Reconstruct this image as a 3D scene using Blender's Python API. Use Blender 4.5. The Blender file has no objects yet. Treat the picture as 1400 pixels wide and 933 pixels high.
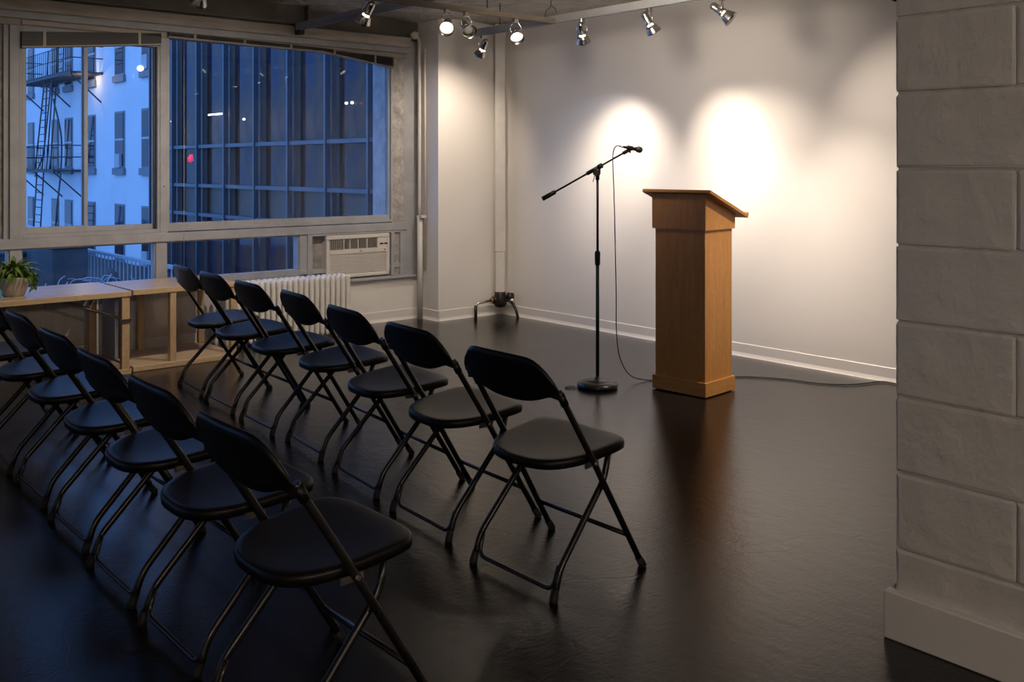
import bpy, bmesh, math, random
from mathutils import Vector, Matrix, Quaternion
random.seed(7)
PI = math.pi
scene = bpy.context.scene
COL = scene.collection

# ---------------------------------------------------------------- camera
YAW = math.radians(40.61)
EYE = 1.40
cam_d = bpy.data.cameras.new('camera')
cam = bpy.data.objects.new('camera', cam_d)
COL.objects.link(cam)
cam.location = (0, 0, EYE)
cam.rotation_euler = (PI / 2, 0, -YAW)
cam_d.sensor_width = 36.0
cam_d.lens = 1332.0 / 1400.0 * 36.0
cam_d.shift_y = -(466.5 - 228.3) / 1400.0
cam_d.clip_start = 0.05
cam_d.clip_end = 300
scene.camera = cam

# ---------------------------------------------------------------- world: clear dusk sky
world = bpy.data.worlds.new('dusk_sky')
scene.world = world
world.use_nodes = True
wn = world.node_tree
wn.nodes.clear()
w_out = wn.nodes.new('ShaderNodeOutputWorld')
w_bg = wn.nodes.new('ShaderNodeBackground')
w_tc = wn.nodes.new('ShaderNodeTexCoord')
w_sep = wn.nodes.new('ShaderNodeSeparateXYZ')
w_cr = wn.nodes.new('ShaderNodeValToRGB')
w_cr.color_ramp.elements[0].position = 0.0
w_cr.color_ramp.elements[0].color = (0.175, 0.375, 0.82, 1)
w_cr.color_ramp.elements[1].position = 0.9
w_cr.color_ramp.elements[1].color = (0.09, 0.27, 0.78, 1)
wn.links.new(w_tc.outputs['Generated'], w_sep.inputs[0])
wn.links.new(w_sep.outputs['Z'], w_cr.inputs[0])
wn.links.new(w_cr.outputs[0], w_bg.inputs['Color'])
w_bg.inputs['Strength'].default_value = 2.5
wn.links.new(w_bg.outputs[0], w_out.inputs['Surface'])

# ---------------------------------------------------------------- exposure
scene.view_settings.view_transform = 'Standard'
scene.view_settings.look = 'None'
scene.view_settings.gamma = 1.0
scene.view_settings.use_curve_mapping = False
scene.view_settings.exposure = 0.0
WARM = (1.0, 0.83, 0.66)
# lamp wattages used by the track light builder further down
P_WALL = 190.0
P_ROOM = 6.0
P_REAR = 112.0
P_FLOOD = 70.0
SOFT_WHITE = (1.0, .85, .70)
scene.cycles.max_bounces = 8
scene.cycles.diffuse_bounces = 5
scene.cycles.transparent_max_bounces = 16
scene.cycles.sample_clamp_indirect = 4.0
scene.cycles.use_denoising = True
scene.cycles.caustics_reflective = False
scene.cycles.caustics_refractive = False


# ================================================================ helpers
class MB:
    """collects vertices and faces, then links them as one mesh object"""
    def __init__(self):
        self.v = []; self.f = []; self.s = []

    def add(self, vs, fs, smooth=False, M=None):
        o = len(self.v)
        for p in vs:
            p = Vector(p)
            self.v.append(M @ p if M else p)
        for f in fs:
            self.f.append([o + i for i in f]); self.s.append(smooth)
        return self

    def box(self, x0, x1, y0, y1, z0, z1, M=None, bev=0.0):
        if bev <= 0:
            vs = [(x, y, z) for x in (x0, x1) for y in (y0, y1) for z in (z0, z1)]
            fs = [(0, 1, 3, 2), (4, 6, 7, 5), (0, 4, 5, 1), (2, 3, 7, 6), (0, 2, 6, 4), (1, 5, 7, 3)]
            return self.add(vs, fs, False, M)
        bm = bmesh.new()
        bmesh.ops.create_cube(bm, size=1)
        for v in bm.verts:
            v.co = Vector(((x0 + x1) / 2 + v.co.x * (x1 - x0), (y0 + y1) / 2 + v.co.y * (y1 - y0), (z0 + z1) / 2 + v.co.z * (z1 - z0)))
        bmesh.ops.bevel(bm, geom=bm.edges[:], offset=bev, segments=1, profile=0.5, affect='EDGES')
        bm.verts.index_update()
        self.add([v.co.copy() for v in bm.verts], [[v.index for v in f.verts] for f in bm.faces], False, M)
        bm.free()
        return self

    def tube(self, pts, r, n=8, caps=True, M=None):
        pts = [Vector(p) for p in pts]
        rs = r if isinstance(r, (list, tuple)) else [r] * len(pts)
        vs = []; fs = []
        prev = None
        for i, p in enumerate(pts):
            if i == 0: t = pts[1] - pts[0]
            elif i == len(pts) - 1: t = pts[-1] - pts[-2]
            else: t = (pts[i + 1] - p).normalized() + (p - pts[i - 1]).normalized()
            t.normalize()
            if prev is None:
                a = Vector((0, 0, 1)) if abs(t.z) < 0.9 else Vector((1, 0, 0))
                u = t.cross(a).normalized()
            else:
                u = (prev - t * prev.dot(t)).normalized()
            prev = u
            w = t.cross(u)
            for k in range(n):
                an = 2 * PI * k / n
                vs.append(p + (u * math.cos(an) + w * math.sin(an)) * rs[i])
        for i in range(len(pts) - 1):
            for k in range(n):
                a = i * n + k; b = i * n + (k + 1) % n
                fs.append((a, b, b + n, a + n))
        self.add(vs, fs, True, M)
        if caps:
            o = len(self.v) - len(vs)
            self.f.append([o + k for k in range(n)][::-1]); self.s.append(False)
            self.f.append([o + (len(pts) - 1) * n + k for k in range(n)]); self.s.append(False)
        return self

    def lathe(self, prof, n=24, M=None, smooth=True):
        vs = []; fs = []
        for (r, z) in prof:
            for k in range(n):
                an = 2 * PI * k / n
                vs.append((r * math.cos(an), r * math.sin(an), z))
        for i in range(len(prof) - 1):
            for k in range(n):
                a = i * n + k; b = i * n + (k + 1) % n
                fs.append((a, b, b + n, a + n))
        return self.add(vs, fs, smooth, M)

    def prism(self, poly, lo, hi, axis='y', M=None):
        """poly: 2-D outline; extruded along axis"""
        n = len(poly)
        def mk(a, b, c):
            return {'y': (a, c, b), 'x': (c, a, b), 'z': (a, b, c)}[axis]
        vs = [mk(a, b, lo) for a, b in poly] + [mk(a, b, hi) for a, b in poly]
        fs = [tuple(range(n))[::-1], tuple(range(n, 2 * n))]
        for i in range(n):
            j = (i + 1) % n
            fs.append((i, j, n + j, n + i))
        return self.add(vs, fs, False, M)

    def mesh(self, name, mat):
        me = bpy.data.meshes.new(name)
        me.from_pydata([tuple(p) for p in self.v], [], self.f)
        me.validate()
        if len(me.polygons) == len(self.s):
            me.polygons.foreach_set('use_smooth', self.s)
        bm = bmesh.new(); bm.from_mesh(me)
        bmesh.ops.recalc_face_normals(bm, faces=bm.faces[:])
        bm.to_mesh(me); bm.free()
        me.materials.append(mat)
        me.update()
        return me

    def build(self, name, mat, parent=None):
        o = bpy.data.objects.new(name, self.mesh(name, mat))
        COL.objects.link(o)
        if parent: o.parent = parent
        return o


def tag(o, label=None, cat=None, group=None, kind=None):
    if label: o['label'] = label
    if cat: o['category'] = cat
    if group: o['group'] = group
    if kind: o['kind'] = kind
    return o


def thing(name, label, cat, loc=(0, 0, 0), rz=0.0, group=None):
    o = bpy.data.objects.new(name, None)
    COL.objects.link(o)
    o.empty_display_size = 0.1
    o.location = loc; o.rotation_euler = (0, 0, rz)
    return tag(o, label, cat, group)


def setting(name, loc=(0, 0, 0)):
    o = bpy.data.objects.new(name, None)
    COL.objects.link(o)
    o.location = loc
    o['kind'] = 'structure'
    return o


def struct(name, mb, mat, parent=None):
    o = mb.build(name, mat, parent)
    if parent is None: o['kind'] = 'structure'
    return o


def inst(me, name, parent, loc=(0, 0, 0), rot=(0, 0, 0)):
    o = bpy.data.objects.new(name, me)
    COL.objects.link(o)
    o.parent = parent; o.location = loc; o.rotation_euler = rot
    return o


def copy_tree(o, parent=None):
    c = o.copy(); COL.objects.link(c); c.parent = parent
    for ch in list(o.children):
        copy_tree(ch, c)
    return c


def fillet(pts, r, seg=5):
    """round the corners of a polyline"""
    pts = [Vector(p) for p in pts]
    out = [pts[0]]
    for i in range(1, len(pts) - 1):
        a, b, c = pts[i - 1], pts[i], pts[i + 1]
        d1 = (a - b); d2 = (c - b)
        rr = min(r, d1.length * 0.45, d2.length * 0.45)
        p0 = b + d1.normalized() * rr; p1 = b + d2.normalized() * rr
        for k in range(seg + 1):
            t = k / seg
            out.append((1 - t) ** 2 * p0 + 2 * t * (1 - t) * b + t * t * p1)
    out.append(pts[-1])
    return out


def smooth_path(pts, seg=6):
    """Catmull-Rom through the points"""
    P = [Vector(p) for p in pts]
    P = [P[0] * 2 - P[1]] + P + [P[-1] * 2 - P[-2]]
    out = []
    for i in range(1, len(P) - 2):
        for k in range(seg):
            t = k / seg
            out.append(0.5 * ((2 * P[i]) + (P[i + 1] - P[i - 1]) * t + (2 * P[i - 1] - 5 * P[i] + 4 * P[i + 1] - P[i + 2]) * t * t
                              + (3 * P[i] - P[i - 1] - 3 * P[i + 1] + P[i + 2]) * t ** 3))
    out.append(P[-2])
    return out


# ================================================================ materials
def base_mat(name):
    m = bpy.data.materials.new(name)
    m.use_nodes = True
    nt = m.node_tree
    return m, nt, nt.nodes['Principled BSDF']


def link(nt, a, b):
    nt.links.new(a, b)


def noise(nt, scale, detail=4, rough=0.55, vec=None, stretch=None, coord='Object'):
    n = nt.nodes.new('ShaderNodeTexNoise')
    n.inputs['Scale'].default_value = scale
    n.inputs['Detail'].default_value = detail
    n.inputs['Roughness'].default_value = rough
    tc = nt.nodes.new('ShaderNodeTexCoord')
    mp = nt.nodes.new('ShaderNodeMapping')
    if stretch: mp.inputs['Scale'].default_value = stretch
    link(nt, tc.outputs[coord], mp.inputs[0])
    link(nt, mp.outputs[0], n.inputs['Vector'])
    return n


def ramp(nt, src, stops):
    r = nt.nodes.new('ShaderNodeValToRGB')
    els = r.color_ramp.elements
    while len(els) < len(stops): els.new(0.5)
    for e, (p, c) in zip(els, stops):
        e.position = p
        e.color = (*c, 1) if len(c) == 3 else c
    link(nt, src, r.inputs[0])
    return r


def bump(nt, src, strength, dist, bsdf, prev=None):
    b = nt.nodes.new('ShaderNodeBump')
    b.inputs['Strength'].default_value = strength
    b.inputs['Distance'].default_value = dist
    link(nt, src, b.inputs['Height'])
    if prev: link(nt, prev.outputs[0], b.inputs['Normal'])
    link(nt, b.outputs[0], bsdf.inputs['Normal'])
    return b


def paint(name, col, rough=0.6, vary=0.12, vscale=3.0, bstr=0.2, bscale=40, bdist=0.002, metal=0.0, col2=None, stretch=None, coat=0.0):
    m, nt, b = base_mat(name)
    c2 = col2 or tuple(c * (1 - vary) for c in col)
    n = noise(nt, vscale, 6, 0.6, stretch=stretch)
    r = ramp(nt, n.outputs['Fac'], [(0.3, c2), (0.65, col)])
    link(nt, r.outputs[0], b.inputs['Base Color'])
    b.inputs['Roughness'].default_value = rough
    b.inputs['Metallic'].default_value = metal
    b.inputs['Coat Weight'].default_value = coat
    if bstr > 0:
        n2 = noise(nt, bscale, 5, 0.6, stretch=stretch)
        bump(nt, n2.outputs['Fac'], bstr, bdist, b)
    return m


def emit(name, col, strength):
    m, nt, b = base_mat(name)
    b.inputs['Base Color'].default_value = (*col, 1)
    b.inputs['Emission Color'].default_value = (*col, 1)
    b.inputs['Emission Strength'].default_value = strength
    return m


def glass_mat(name, tint=(0.93, 0.97, 1.0), haze=0.0):
    m = bpy.data.materials.new(name); m.use_nodes = True
    nt = m.node_tree; nt.nodes.clear()
    out = nt.nodes.new('ShaderNodeOutputMaterial')
    tr = nt.nodes.new('ShaderNodeBsdfTransparent'); tr.inputs[0].default_value = (*tint, 1)
    gl = nt.nodes.new('ShaderNodeBsdfGlossy'); gl.inputs['Roughness'].default_value = 0.012
    lw = nt.nodes.new('ShaderNodeLayerWeight'); lw.inputs['Blend'].default_value = 0.5
    pw = nt.nodes.new('ShaderNodeMath'); pw.operation = 'POWER'; pw.inputs[1].default_value = 5.0
    ml = nt.nodes.new('ShaderNodeMath'); ml.operation = 'MULTIPLY_ADD'
    ml.inputs[1].default_value = 0.95; ml.inputs[2].default_value = 0.028
    mx = nt.nodes.new('ShaderNodeMixShader')
    link(nt, lw.outputs['Facing'], pw.inputs[0]); link(nt, pw.outputs[0], ml.inputs[0])
    link(nt, ml.outputs[0], mx.inputs[0]); link(nt, tr.outputs[0], mx.inputs[1]); link(nt, gl.outputs[0], mx.inputs[2])
    last = mx
    if haze > 0:
        df = nt.nodes.new('ShaderNodeBsdfDiffuse'); df.inputs[0].default_value = (0.55, 0.62, 0.7, 1)
        n = noise(nt, 2.0, 5, 0.6, stretch=(9, 1, 0.5))
        r = ramp(nt, n.outputs['Fac'], [(0.35, (0, 0, 0)), (0.75, (haze, haze, haze))])
        m2 = nt.nodes.new('ShaderNodeMixShader')
        link(nt, r.outputs[0], m2.inputs[0]); link(nt, mx.outputs[0], m2.inputs[1]); link(nt, df.outputs[0], m2.inputs[2])
        last = m2
    link(nt, last.outputs[0], out.inputs['Surface'])
    return m


def wood(name, c1, c2, stretch=(14, 14, 1.2), rough=0.42, scale=3.0):
    m, nt, b = base_mat(name)
    n = noise(nt, scale, 8, 0.65, stretch=stretch)
    n2 = noise(nt, scale * 9, 4, 0.6, stretch=stretch)
    r = ramp(nt, n.outputs['Fac'], [(0.3, c2), (0.7, c1)])
    r2 = ramp(nt, n2.outputs['Fac'], [(0.35, (0.78, 0.76, 0.74)), (0.6, (1, 1, 1))])
    mx = nt.nodes.new('ShaderNodeMix'); mx.data_type = 'RGBA'; mx.blend_type = 'MULTIPLY'
    mx.inputs['Factor'].default_value = 1.0
    link(nt, r.outputs[0], mx.inputs['A']); link(nt, r2.outputs[0], mx.inputs['B'])
    link(nt, mx.outputs['Result'], b.inputs['Base Color'])
    b.inputs['Roughness'].default_value = rough
    bump(nt, n2.outputs['Fac'], 0.12, 0.001, b)
    return m


M = {}
M['wall'] = paint('white_wall_paint', (0.74, 0.71, 0.68), 0.55, 0.04, 1.3, 0.10, 35, 0.003)
M['side_wall'] = paint('dark_room_paint', (0.24, 0.22, 0.20), 0.7, 0.05, 2, 0.1, 30, 0.002)
M['base'] = paint('baseboard_vinyl', (0.72, 0.69, 0.66), 0.32, 0.03, 2, 0.05, 20, 0.002)
M['block'] = paint('painted_block', (0.64, 0.61, 0.58), 0.5, 0.07, 5, 0.75, 8, 0.017)
M['mortar'] = paint('painted_mortar', (0.55, 0.53, 0.50), 0.6, 0.1, 8, 0.6, 30, 0.008)
M['frame'] = paint('old_frame_paint', (0.34, 0.345, 0.37), 0.5, 0.22, 6, 0.35, 25, 0.004)
M['low_panel'] = paint('worn_plywood_paint', (0.60, 0.56, 0.52), 0.6, 0.25, 5, 0.3, 20, 0.004, stretch=(3, 3, .6))
M['frame_rough'] = paint('flaking_frame_paint', (0.42, 0.40, 0.385), 0.65, 0.5, 14, 0.9, 40, 0.010)
M['header'] = paint('worn_header_paint', (0.38, 0.345, 0.31), 0.55, 0.35, 5, 0.6, 22, 0.006, stretch=(0.6, 3, 3))
M['beam'] = paint('dark_beam_paint', (0.13, 0.115, 0.09), 0.5, 0.5, 3, 0.6, 14, 0.008)
M['ceiling'] = paint('rough_ceiling', (0.66, 0.62, 0.57), 0.5, 0.55, 2.6, 1.0, 6, 0.09)
M['track'] = paint('grey_track', (0.30, 0.30, 0.31), 0.45, 0.15, 8, 0.1, 60, 0.001)
M['track_dark'] = paint('brown_track', (0.16, 0.13, 0.10), 0.5, 0.2, 8, 0.1, 60, 0.001)
M['steel'] = paint('brushed_nickel', (0.62, 0.60, 0.57), 0.22, 0.1, 20, 0.05, 100, 0.0005, metal=1.0)
M['hook'] = paint('dark_wire', (0.05, 0.045, 0.04), 0.5, 0.2, 20, 0, metal=0.6)
M['chair_plastic'] = paint('black_plastic', (0.0045, 0.0040, 0.0038), 0.42, 0.25, 12, 0.25, 260, 0.0006)
M['chair_plastic'].node_tree.nodes['Principled BSDF'].inputs['Specular IOR Level'].default_value = 0.28
M['chair_metal'] = paint('black_enamel', (0.011, 0.0095, 0.009), 0.27, 0.2, 12, 0.0)
M['rubber'] = paint('black_rubber', (0.006, 0.0055, 0.005), 0.7, 0.2, 12, 0.1)
M['rivet'] = paint('rivet_steel', (0.50, 0.46, 0.42), 0.3, 0.2, 12, 0.0, metal=1.0)
M['oak'] = wood('oak_veneer', (0.64, 0.31, 0.085), (0.50, 0.22, 0.052))
M['oak_h'] = wood('oak_veneer_level_grain', (0.66, 0.33, 0.092), (0.51, 0.23, 0.057), stretch=(2, 2, 16))
M['pine'] = wood('pine_board', (0.62, 0.46, 0.29), (0.52, 0.37, 0.22), stretch=(1.2, 12, 12), rough=0.24)
M['pine_v'] = wood('pine_leg', (0.56, 0.40, 0.24), (0.44, 0.30, 0.17), stretch=(12, 12, 1.2), rough=0.5)
M['radiator'] = paint('radiator_enamel', (0.76, 0.73, 0.69), 0.42, 0.12, 9, 0.3, 40, 0.003)
M['ac'] = paint('ac_plastic', (0.60, 0.57, 0.54), 0.45, 0.1, 8, 0.1, 60, 0.001)
M['ac_dark'] = paint('ac_grille_dark', (0.035, 0.030, 0.025), 0.6, 0.2, 20, 0.0)
M['ac_mid'] = paint('ac_louver', (0.36, 0.335, 0.295), 0.5, 0.1, 20, 0.0)
M['ac_bar'] = paint('ac_grille_bar', (0.17, 0.155, 0.135), 0.5, 0.1, 20, 0.0)
M['pipe'] = paint('painted_pipe', (0.60, 0.575, 0.55), 0.45, 0.12, 8, 0.3, 30, 0.003)
M['iron'] = paint('black_iron', (0.025, 0.020, 0.017), 0.45, 0.3, 14, 0.5, 60, 0.003, metal=0.4)
M['brass'] = paint('old_brass', (0.55, 0.38, 0.14), 0.35, 0.25, 14, 0.1, 60, 0.001, metal=1.0)
M['mic_black'] = paint('stand_black', (0.012, 0.012, 0.012), 0.35, 0.15, 12, 0.0)
M['mic_grille'] = paint('mic_grille', (0.12, 0.12, 0.13), 0.4, 0.3, 150, 0.8, 300, 0.001, metal=0.8)
M['cable'] = paint('cable_rubber', (0.016, 0.015, 0.015), 0.5, 0.1, 12, 0.0)
M['pot'] = paint('grey_ceramic', (0.42, 0.38, 0.34), 0.35, 0.12, 5, 0.1, 30, 0.001)
M['soil'] = paint('potting_soil', (0.05, 0.035, 0.02), 0.9, 0.4, 30, 0.8, 60, 0.008)
M['blue_glass'] = paint('blue_ceramic', (0.10, 0.32, 0.48), 0.15, 0.1, 5, 0.0)
M['glass'] = glass_mat('window_glass', haze=0.008)
M['blind'] = paint('blind_slats', (0.020, 0.018, 0.016), 0.5, 0.3, 20, 0.1)
M['blind_rail'] = paint('blind_rail', (0.30, 0.27, 0.245), 0.4, 0.1, 20, 0.0)
M['plaster'] = paint('outside_stucco', (0.74, 0.78, 0.84), 0.8, 0.12, 0.5, 0.3, 3, 0.02)
M['reveal'] = paint('outside_reveal', (0.50, 0.52, 0.55), 0.8, 0.35, 9, 0.6, 30, 0.008)
M['win_trim'] = paint('outside_trim', (0.20, 0.22, 0.25), 0.6, 0.15, 4, 0.0)
M['sash_pale'] = paint('outside_sash', (0.45, 0.47, 0.50), 0.5, 0.1, 4, 0.0)
M['roof'] = paint('roof_membrane', (0.10, 0.13, 0.18), 0.8, 0.3, 1.2, 0.4, 6, 0.01)
M['outside_iron'] = paint('fire_escape_iron', (0.07, 0.07, 0.08), 0.6, 0.3, 6, 0.0)
M['rail_pale'] = paint('pale_railing', (0.38, 0.42, 0.48), 0.6, 0.2, 6, 0.0)
M['mullion'] = paint('facade_mullion', (0.065, 0.085, 0.115), 0.4, 0.1, 4, 0.0, metal=0.2)
M['pier'] = paint('facade_pier', (0.045, 0.032, 0.028), 0.7, 0.4, 1.0, 0.1, 5, 0.01)
M['spandrel'] = paint('facade_spandrel', (0.10, 0.065, 0.05), 0.45, 0.4, 0.8, 0.0)
M['dark_shed'] = paint('dark_shed', (0.075, 0.08, 0.09), 0.8, 0.4, 3, 0.5, 6, 0.03)
M['tarp'] = paint('tarp', (0.62, 0.70, 0.78), 0.5, 0.1, 3, 0.3, 8, 0.02)
M['ground'] = paint('street', (0.10, 0.10, 0.11), 0.9, 0.2, 0.5, 0.0)


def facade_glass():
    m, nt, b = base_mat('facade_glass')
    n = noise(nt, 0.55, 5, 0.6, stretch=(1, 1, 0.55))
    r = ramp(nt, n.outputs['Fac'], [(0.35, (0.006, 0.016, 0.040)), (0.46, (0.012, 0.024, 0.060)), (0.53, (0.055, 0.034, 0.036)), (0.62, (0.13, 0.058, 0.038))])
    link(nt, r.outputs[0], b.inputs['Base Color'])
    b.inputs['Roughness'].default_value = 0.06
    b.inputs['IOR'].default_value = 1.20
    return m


M['facade_glass'] = facade_glass()


def floor_mat():
    m, nt, b = base_mat('black_floor_paint')
    n = noise(nt, 1.1, 7, 0.62)
    r = ramp(nt, n.outputs['Fac'], [(0.30, (0.0085, 0.0078, 0.0074)), (0.55, (0.0125, 0.0112, 0.0105)), (0.78, (0.018, 0.016, 0.0145))])
    # pale dust specks and scuffs
    n3 = noise(nt, 70, 3, 0.7)
    r3 = ramp(nt, n3.outputs['Fac'], [(0.70, (0, 0, 0)), (0.76, (1, 1, 1))])
    n4 = noise(nt, 2.2, 3, 0.5)
    r4 = ramp(nt, n4.outputs['Fac'], [(0.50, (0, 0, 0)), (0.62, (0.35, 0.35, 0.35))])
    mul = nt.nodes.new('ShaderNodeMath'); mul.operation = 'MULTIPLY'
    link(nt, r3.outputs[0], mul.inputs[0]); link(nt, r4.outputs[0], mul.inputs[1])
    mx = nt.nodes.new('ShaderNodeMix'); mx.data_type = 'RGBA'
    link(nt, mul.outputs[0], mx.inputs['Factor']); link(nt, r.outputs[0], mx.inputs['A'])
    mx.inputs['B'].default_value = (0.20, 0.18, 0.16, 1)
    # long thin scratches
    vo = nt.nodes.new('ShaderNodeTexVoronoi'); vo.feature = 'DISTANCE_TO_EDGE'; vo.inputs['Scale'].default_value = 1.1
    nd = noise(nt, 1.5, 3, 0.5)
    tc = nt.nodes.new('ShaderNodeTexCoord')
    add = nt.nodes.new('ShaderNodeMix'); add.data_type = 'RGBA'; add.inputs['Factor'].default_value = 0.35
    link(nt, tc.outputs['Object'], add.inputs['A']); link(nt, nd.outputs['Color'], add.inputs['B'])
    link(nt, add.outputs['Result'], vo.inputs['Vector'])
    rs = ramp(nt, vo.outputs['Distance'], [(0.0, (0.18, 0.18, 0.18)), (0.0035, (0, 0, 0))])
    mx2 = nt.nodes.new('ShaderNodeMix'); mx2.data_type = 'RGBA'
    link(nt, rs.outputs[0], mx2.inputs['Factor']); link(nt, mx.outputs['Result'], mx2.inputs['A'])
    mx2.inputs['B'].default_value = (0.13, 0.12, 0.11, 1)
    link(nt, mx2.outputs['Result'], b.inputs['Base Color'])
    nr = noise(nt, 2.6, 6, 0.65)
    rr = ramp(nt, nr.outputs['Fac'], [(0.3, (0.08, 0.08, 0.08)), (0.7, (0.16, 0.16, 0.16))])
    link(nt, rr.outputs[0], b.inputs['Roughness'])
    b.inputs['IOR'].default_value = 1.40
    nb = noise(nt, 11, 6, 0.62, stretch=(1.6, 0.7, 1))
    b1 = bump(nt, nb.outputs['Fac'], 0.16, 0.008, b)
    nb2 = noise(nt, 24, 6, 0.7, stretch=(1.0, 3.2, 1))
    b2 = bump(nt, nb2.outputs['Fac'], 0.28, 0.004, b, b1)
    nb3 = noise(nt, 95, 4, 0.6)
    b3 = bump(nt, nb3.outputs['Fac'], 0.20, 0.0012, b, b2)
    inv = nt.nodes.new('ShaderNodeMath'); inv.operation = 'MULTIPLY'; inv.inputs[1].default_value = -3.0
    link(nt, rs.outputs[0], inv.inputs[0])
    bump(nt, inv.outputs[0], 0.22, 0.002, b, b3)
    return m


M['floor'] = floor_mat()


def leaf_mat(name, c1, c2):
    m, nt, b = base_mat(name)
    n = noise(nt, 25, 3, 0.5)
    r = ramp(nt, n.outputs['Fac'], [(0.35, c2), (0.65, c1)])
    link(nt, r.outputs[0], b.inputs['Base Color'])
    b.inputs['Roughness'].default_value = 0.45
    b.inputs['Subsurface Weight'].default_value = 0.05
    return m


M['leaf'] = leaf_mat('green_leaf', (0.16, 0.24, 0.045), (0.06, 0.12, 0.02))
M['bulb'] = emit('lit_lamp', (1.0, 0.86, 0.66), 7.0)
M['opal'] = emit('opal_glass', (1.0, 0.86, 0.70), 2.0)
M['bulb_off'] = paint('unlit_lamp', (0.5, 0.5, 0.5), 0.15, 0.1, 5, 0.0)
M['reflection_spot'] = emit('reflected_glow', (1.0, 0.72, 0.40), 3.0)
M['tube_lamp'] = emit('office_tube', (0.85, 0.95, 1.0), 4.0)
M['office_lamp'] = emit('office_lamp', (1.0, 0.9, 0.75), 3.0)
M['red_neon'] = emit('red_neon', (1.0, 0.05, 0.10), .9)

# ================================================================ geometry constants
XR = 5.995       # bright wall
YB = 7.144       # wall with the boxed-out corner
YW = 7.444       # window wall face
XS = 5.245       # side of the boxed-out corner
XL = -4.2
YF = -5.5
ZC = 2.745

# ---------------------------------------------------------------- room shell
struct('floor', MB().box(XL - .2, XR + .3, YF - .2, YW + .12, -0.12, 0), M['floor'])
bm = bmesh.new()
bmesh.ops.create_grid(bm, x_segments=90, y_segments=110, size=0.5)
from mathutils import noise as mnoise
mbc = MB()
for v in bm.verts:
    x = XL + (v.co.x + .5) * (XR + .1 - XL); y = YF + (v.co.y + .5) * (YW + .05 - YF)
    h = mnoise.fractal(Vector((x * 1.7, y * 1.7, 3.0)), 1.0, 2.0, 4)
    v.co = Vector((x, y, ZC + 0.004 + max(-.012, min(.03, h * 0.022))))
bm.verts.index_update()
mbc.add([v.co.copy() for v in bm.verts], [[v.index for v in f.verts] for f in bm.faces], True)
mbc.box(XL - .2, XR + .3, YF - .2, YW + .3, ZC + .05, ZC + .25)
bm.free()
struct('ceiling', mbc, M['ceiling'])
struct('wall_right', MB().box(XR, XR + .2, YF - .2, YB + .3, 0, ZC + .05), M['wall'])
struct('wall_back', MB().box(XS, XR, YB, YW + .3, 0, ZC + .05), M['wall'])
struct('wall_left', MB().box(XL - .2, XL, YF - .2, YW + .1, 0, ZC + .05), M['wall'])
struct('wall_front', MB().box(XL - .2, XR + .2, YF - .2, YF, 0, ZC + .05), M['side_wall'])
# low wall and upper wall of the window side
lowwall = struct('wall_window_side', MB().box(XL, XS, YW, YW + .22, 0, 0.385), M['wall'])
struct('upper_wall_window_side', MB().box(XL, XS, YW + .02, YW + .22, 2.56, ZC + .05), M['beam'])['kind'] = 'structure'
struct('column_window_side', MB().box(5.08, XS, YW + .01, YW + .22, .385, 2.56), M['frame'])


# baseboards with a cove toe
def cove(name, pts, h=0.094, t=0.008, toe=0.022):
    """pts: floor path of the wall face; room lies to the left of the path"""
    mb = MB()
    prof = [(0.0, 0.0), (toe, 0.0), (toe * .75, 0.004), (t + .004, 0.014), (t, 0.026), (t, h - .004), (t - .003, h), (0, h)]
    for (a, b) in zip(pts[:-1], pts[1:]):
        a = Vector((*a, 0)); b = Vector((*b, 0)); d = (b - a).normalized(); nrm = Vector((-d.y, d.x, 0))
        n = len(prof)
        vs = [a - d * 0 + nrm * p + Vector((0, 0, z)) for p, z in prof] + [b + nrm * p + Vector((0, 0, z)) for p, z in prof]
        fs = [(i, (i + 1) % n, n + (i + 1) % n, n + i) for i in range(n)] + [tuple(range(n))[::-1], tuple(range(n, 2 * n))]
        mb.add(vs, fs)
    return struct(name, mb, M['base'])


cove('baseboard_right', [(XR, YF), (XR, YB)])
cove('baseboard_back', [(XR - .001, YB), (XS, YB)])
cove('baseboard_corner', [(XS, YB - .02), (XS, YW)])
cove('baseboard_window_side', [(XS, YW), (XL, YW)])

# ---------------------------------------------------------------- block pillar on the right
PX0, PX1, PYE = 2.757, 3.157, 1.461
pil = setting('wall_pillar')
struct('core', MB().box(PX0 + .007, PX1 - .007, YF, PYE - .007, 0, ZC + .03), M['mortar'], pil)
CH = 0.2257; BL = 0.4514


def block_mesh(name, L, seed):
    bm = bmesh.new()
    bmesh.ops.create_cube(bm, size=1)
    for v in bm.verts:
        v.co = Vector((v.co.x * (PX1 - PX0), v.co.y * (L - .003), v.co.z * (CH - .006)))
    bmesh.ops.bevel(bm, geom=bm.edges[:], offset=.009, segments=2, profile=.6, affect='EDGES')
    rnd = random.Random(seed)
    for v in bm.verts:
        v.co += Vector((rnd.uniform(-.0012, .0012), rnd.uniform(-.002, .002), rnd.uniform(-.0022, .0022)))
    bm.verts.index_update()
    mb = MB().add([v.co.copy() for v in bm.verts], [[v.index for v in f.verts] for f in bm.faces], False)
    bm.free()
    return mb.mesh(name, M['block'])


full = [block_mesh('block', BL, s) for s in range(4)]
half = [block_mesh('half_block', BL / 2 + .12, s) for s in range(2)]
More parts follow.
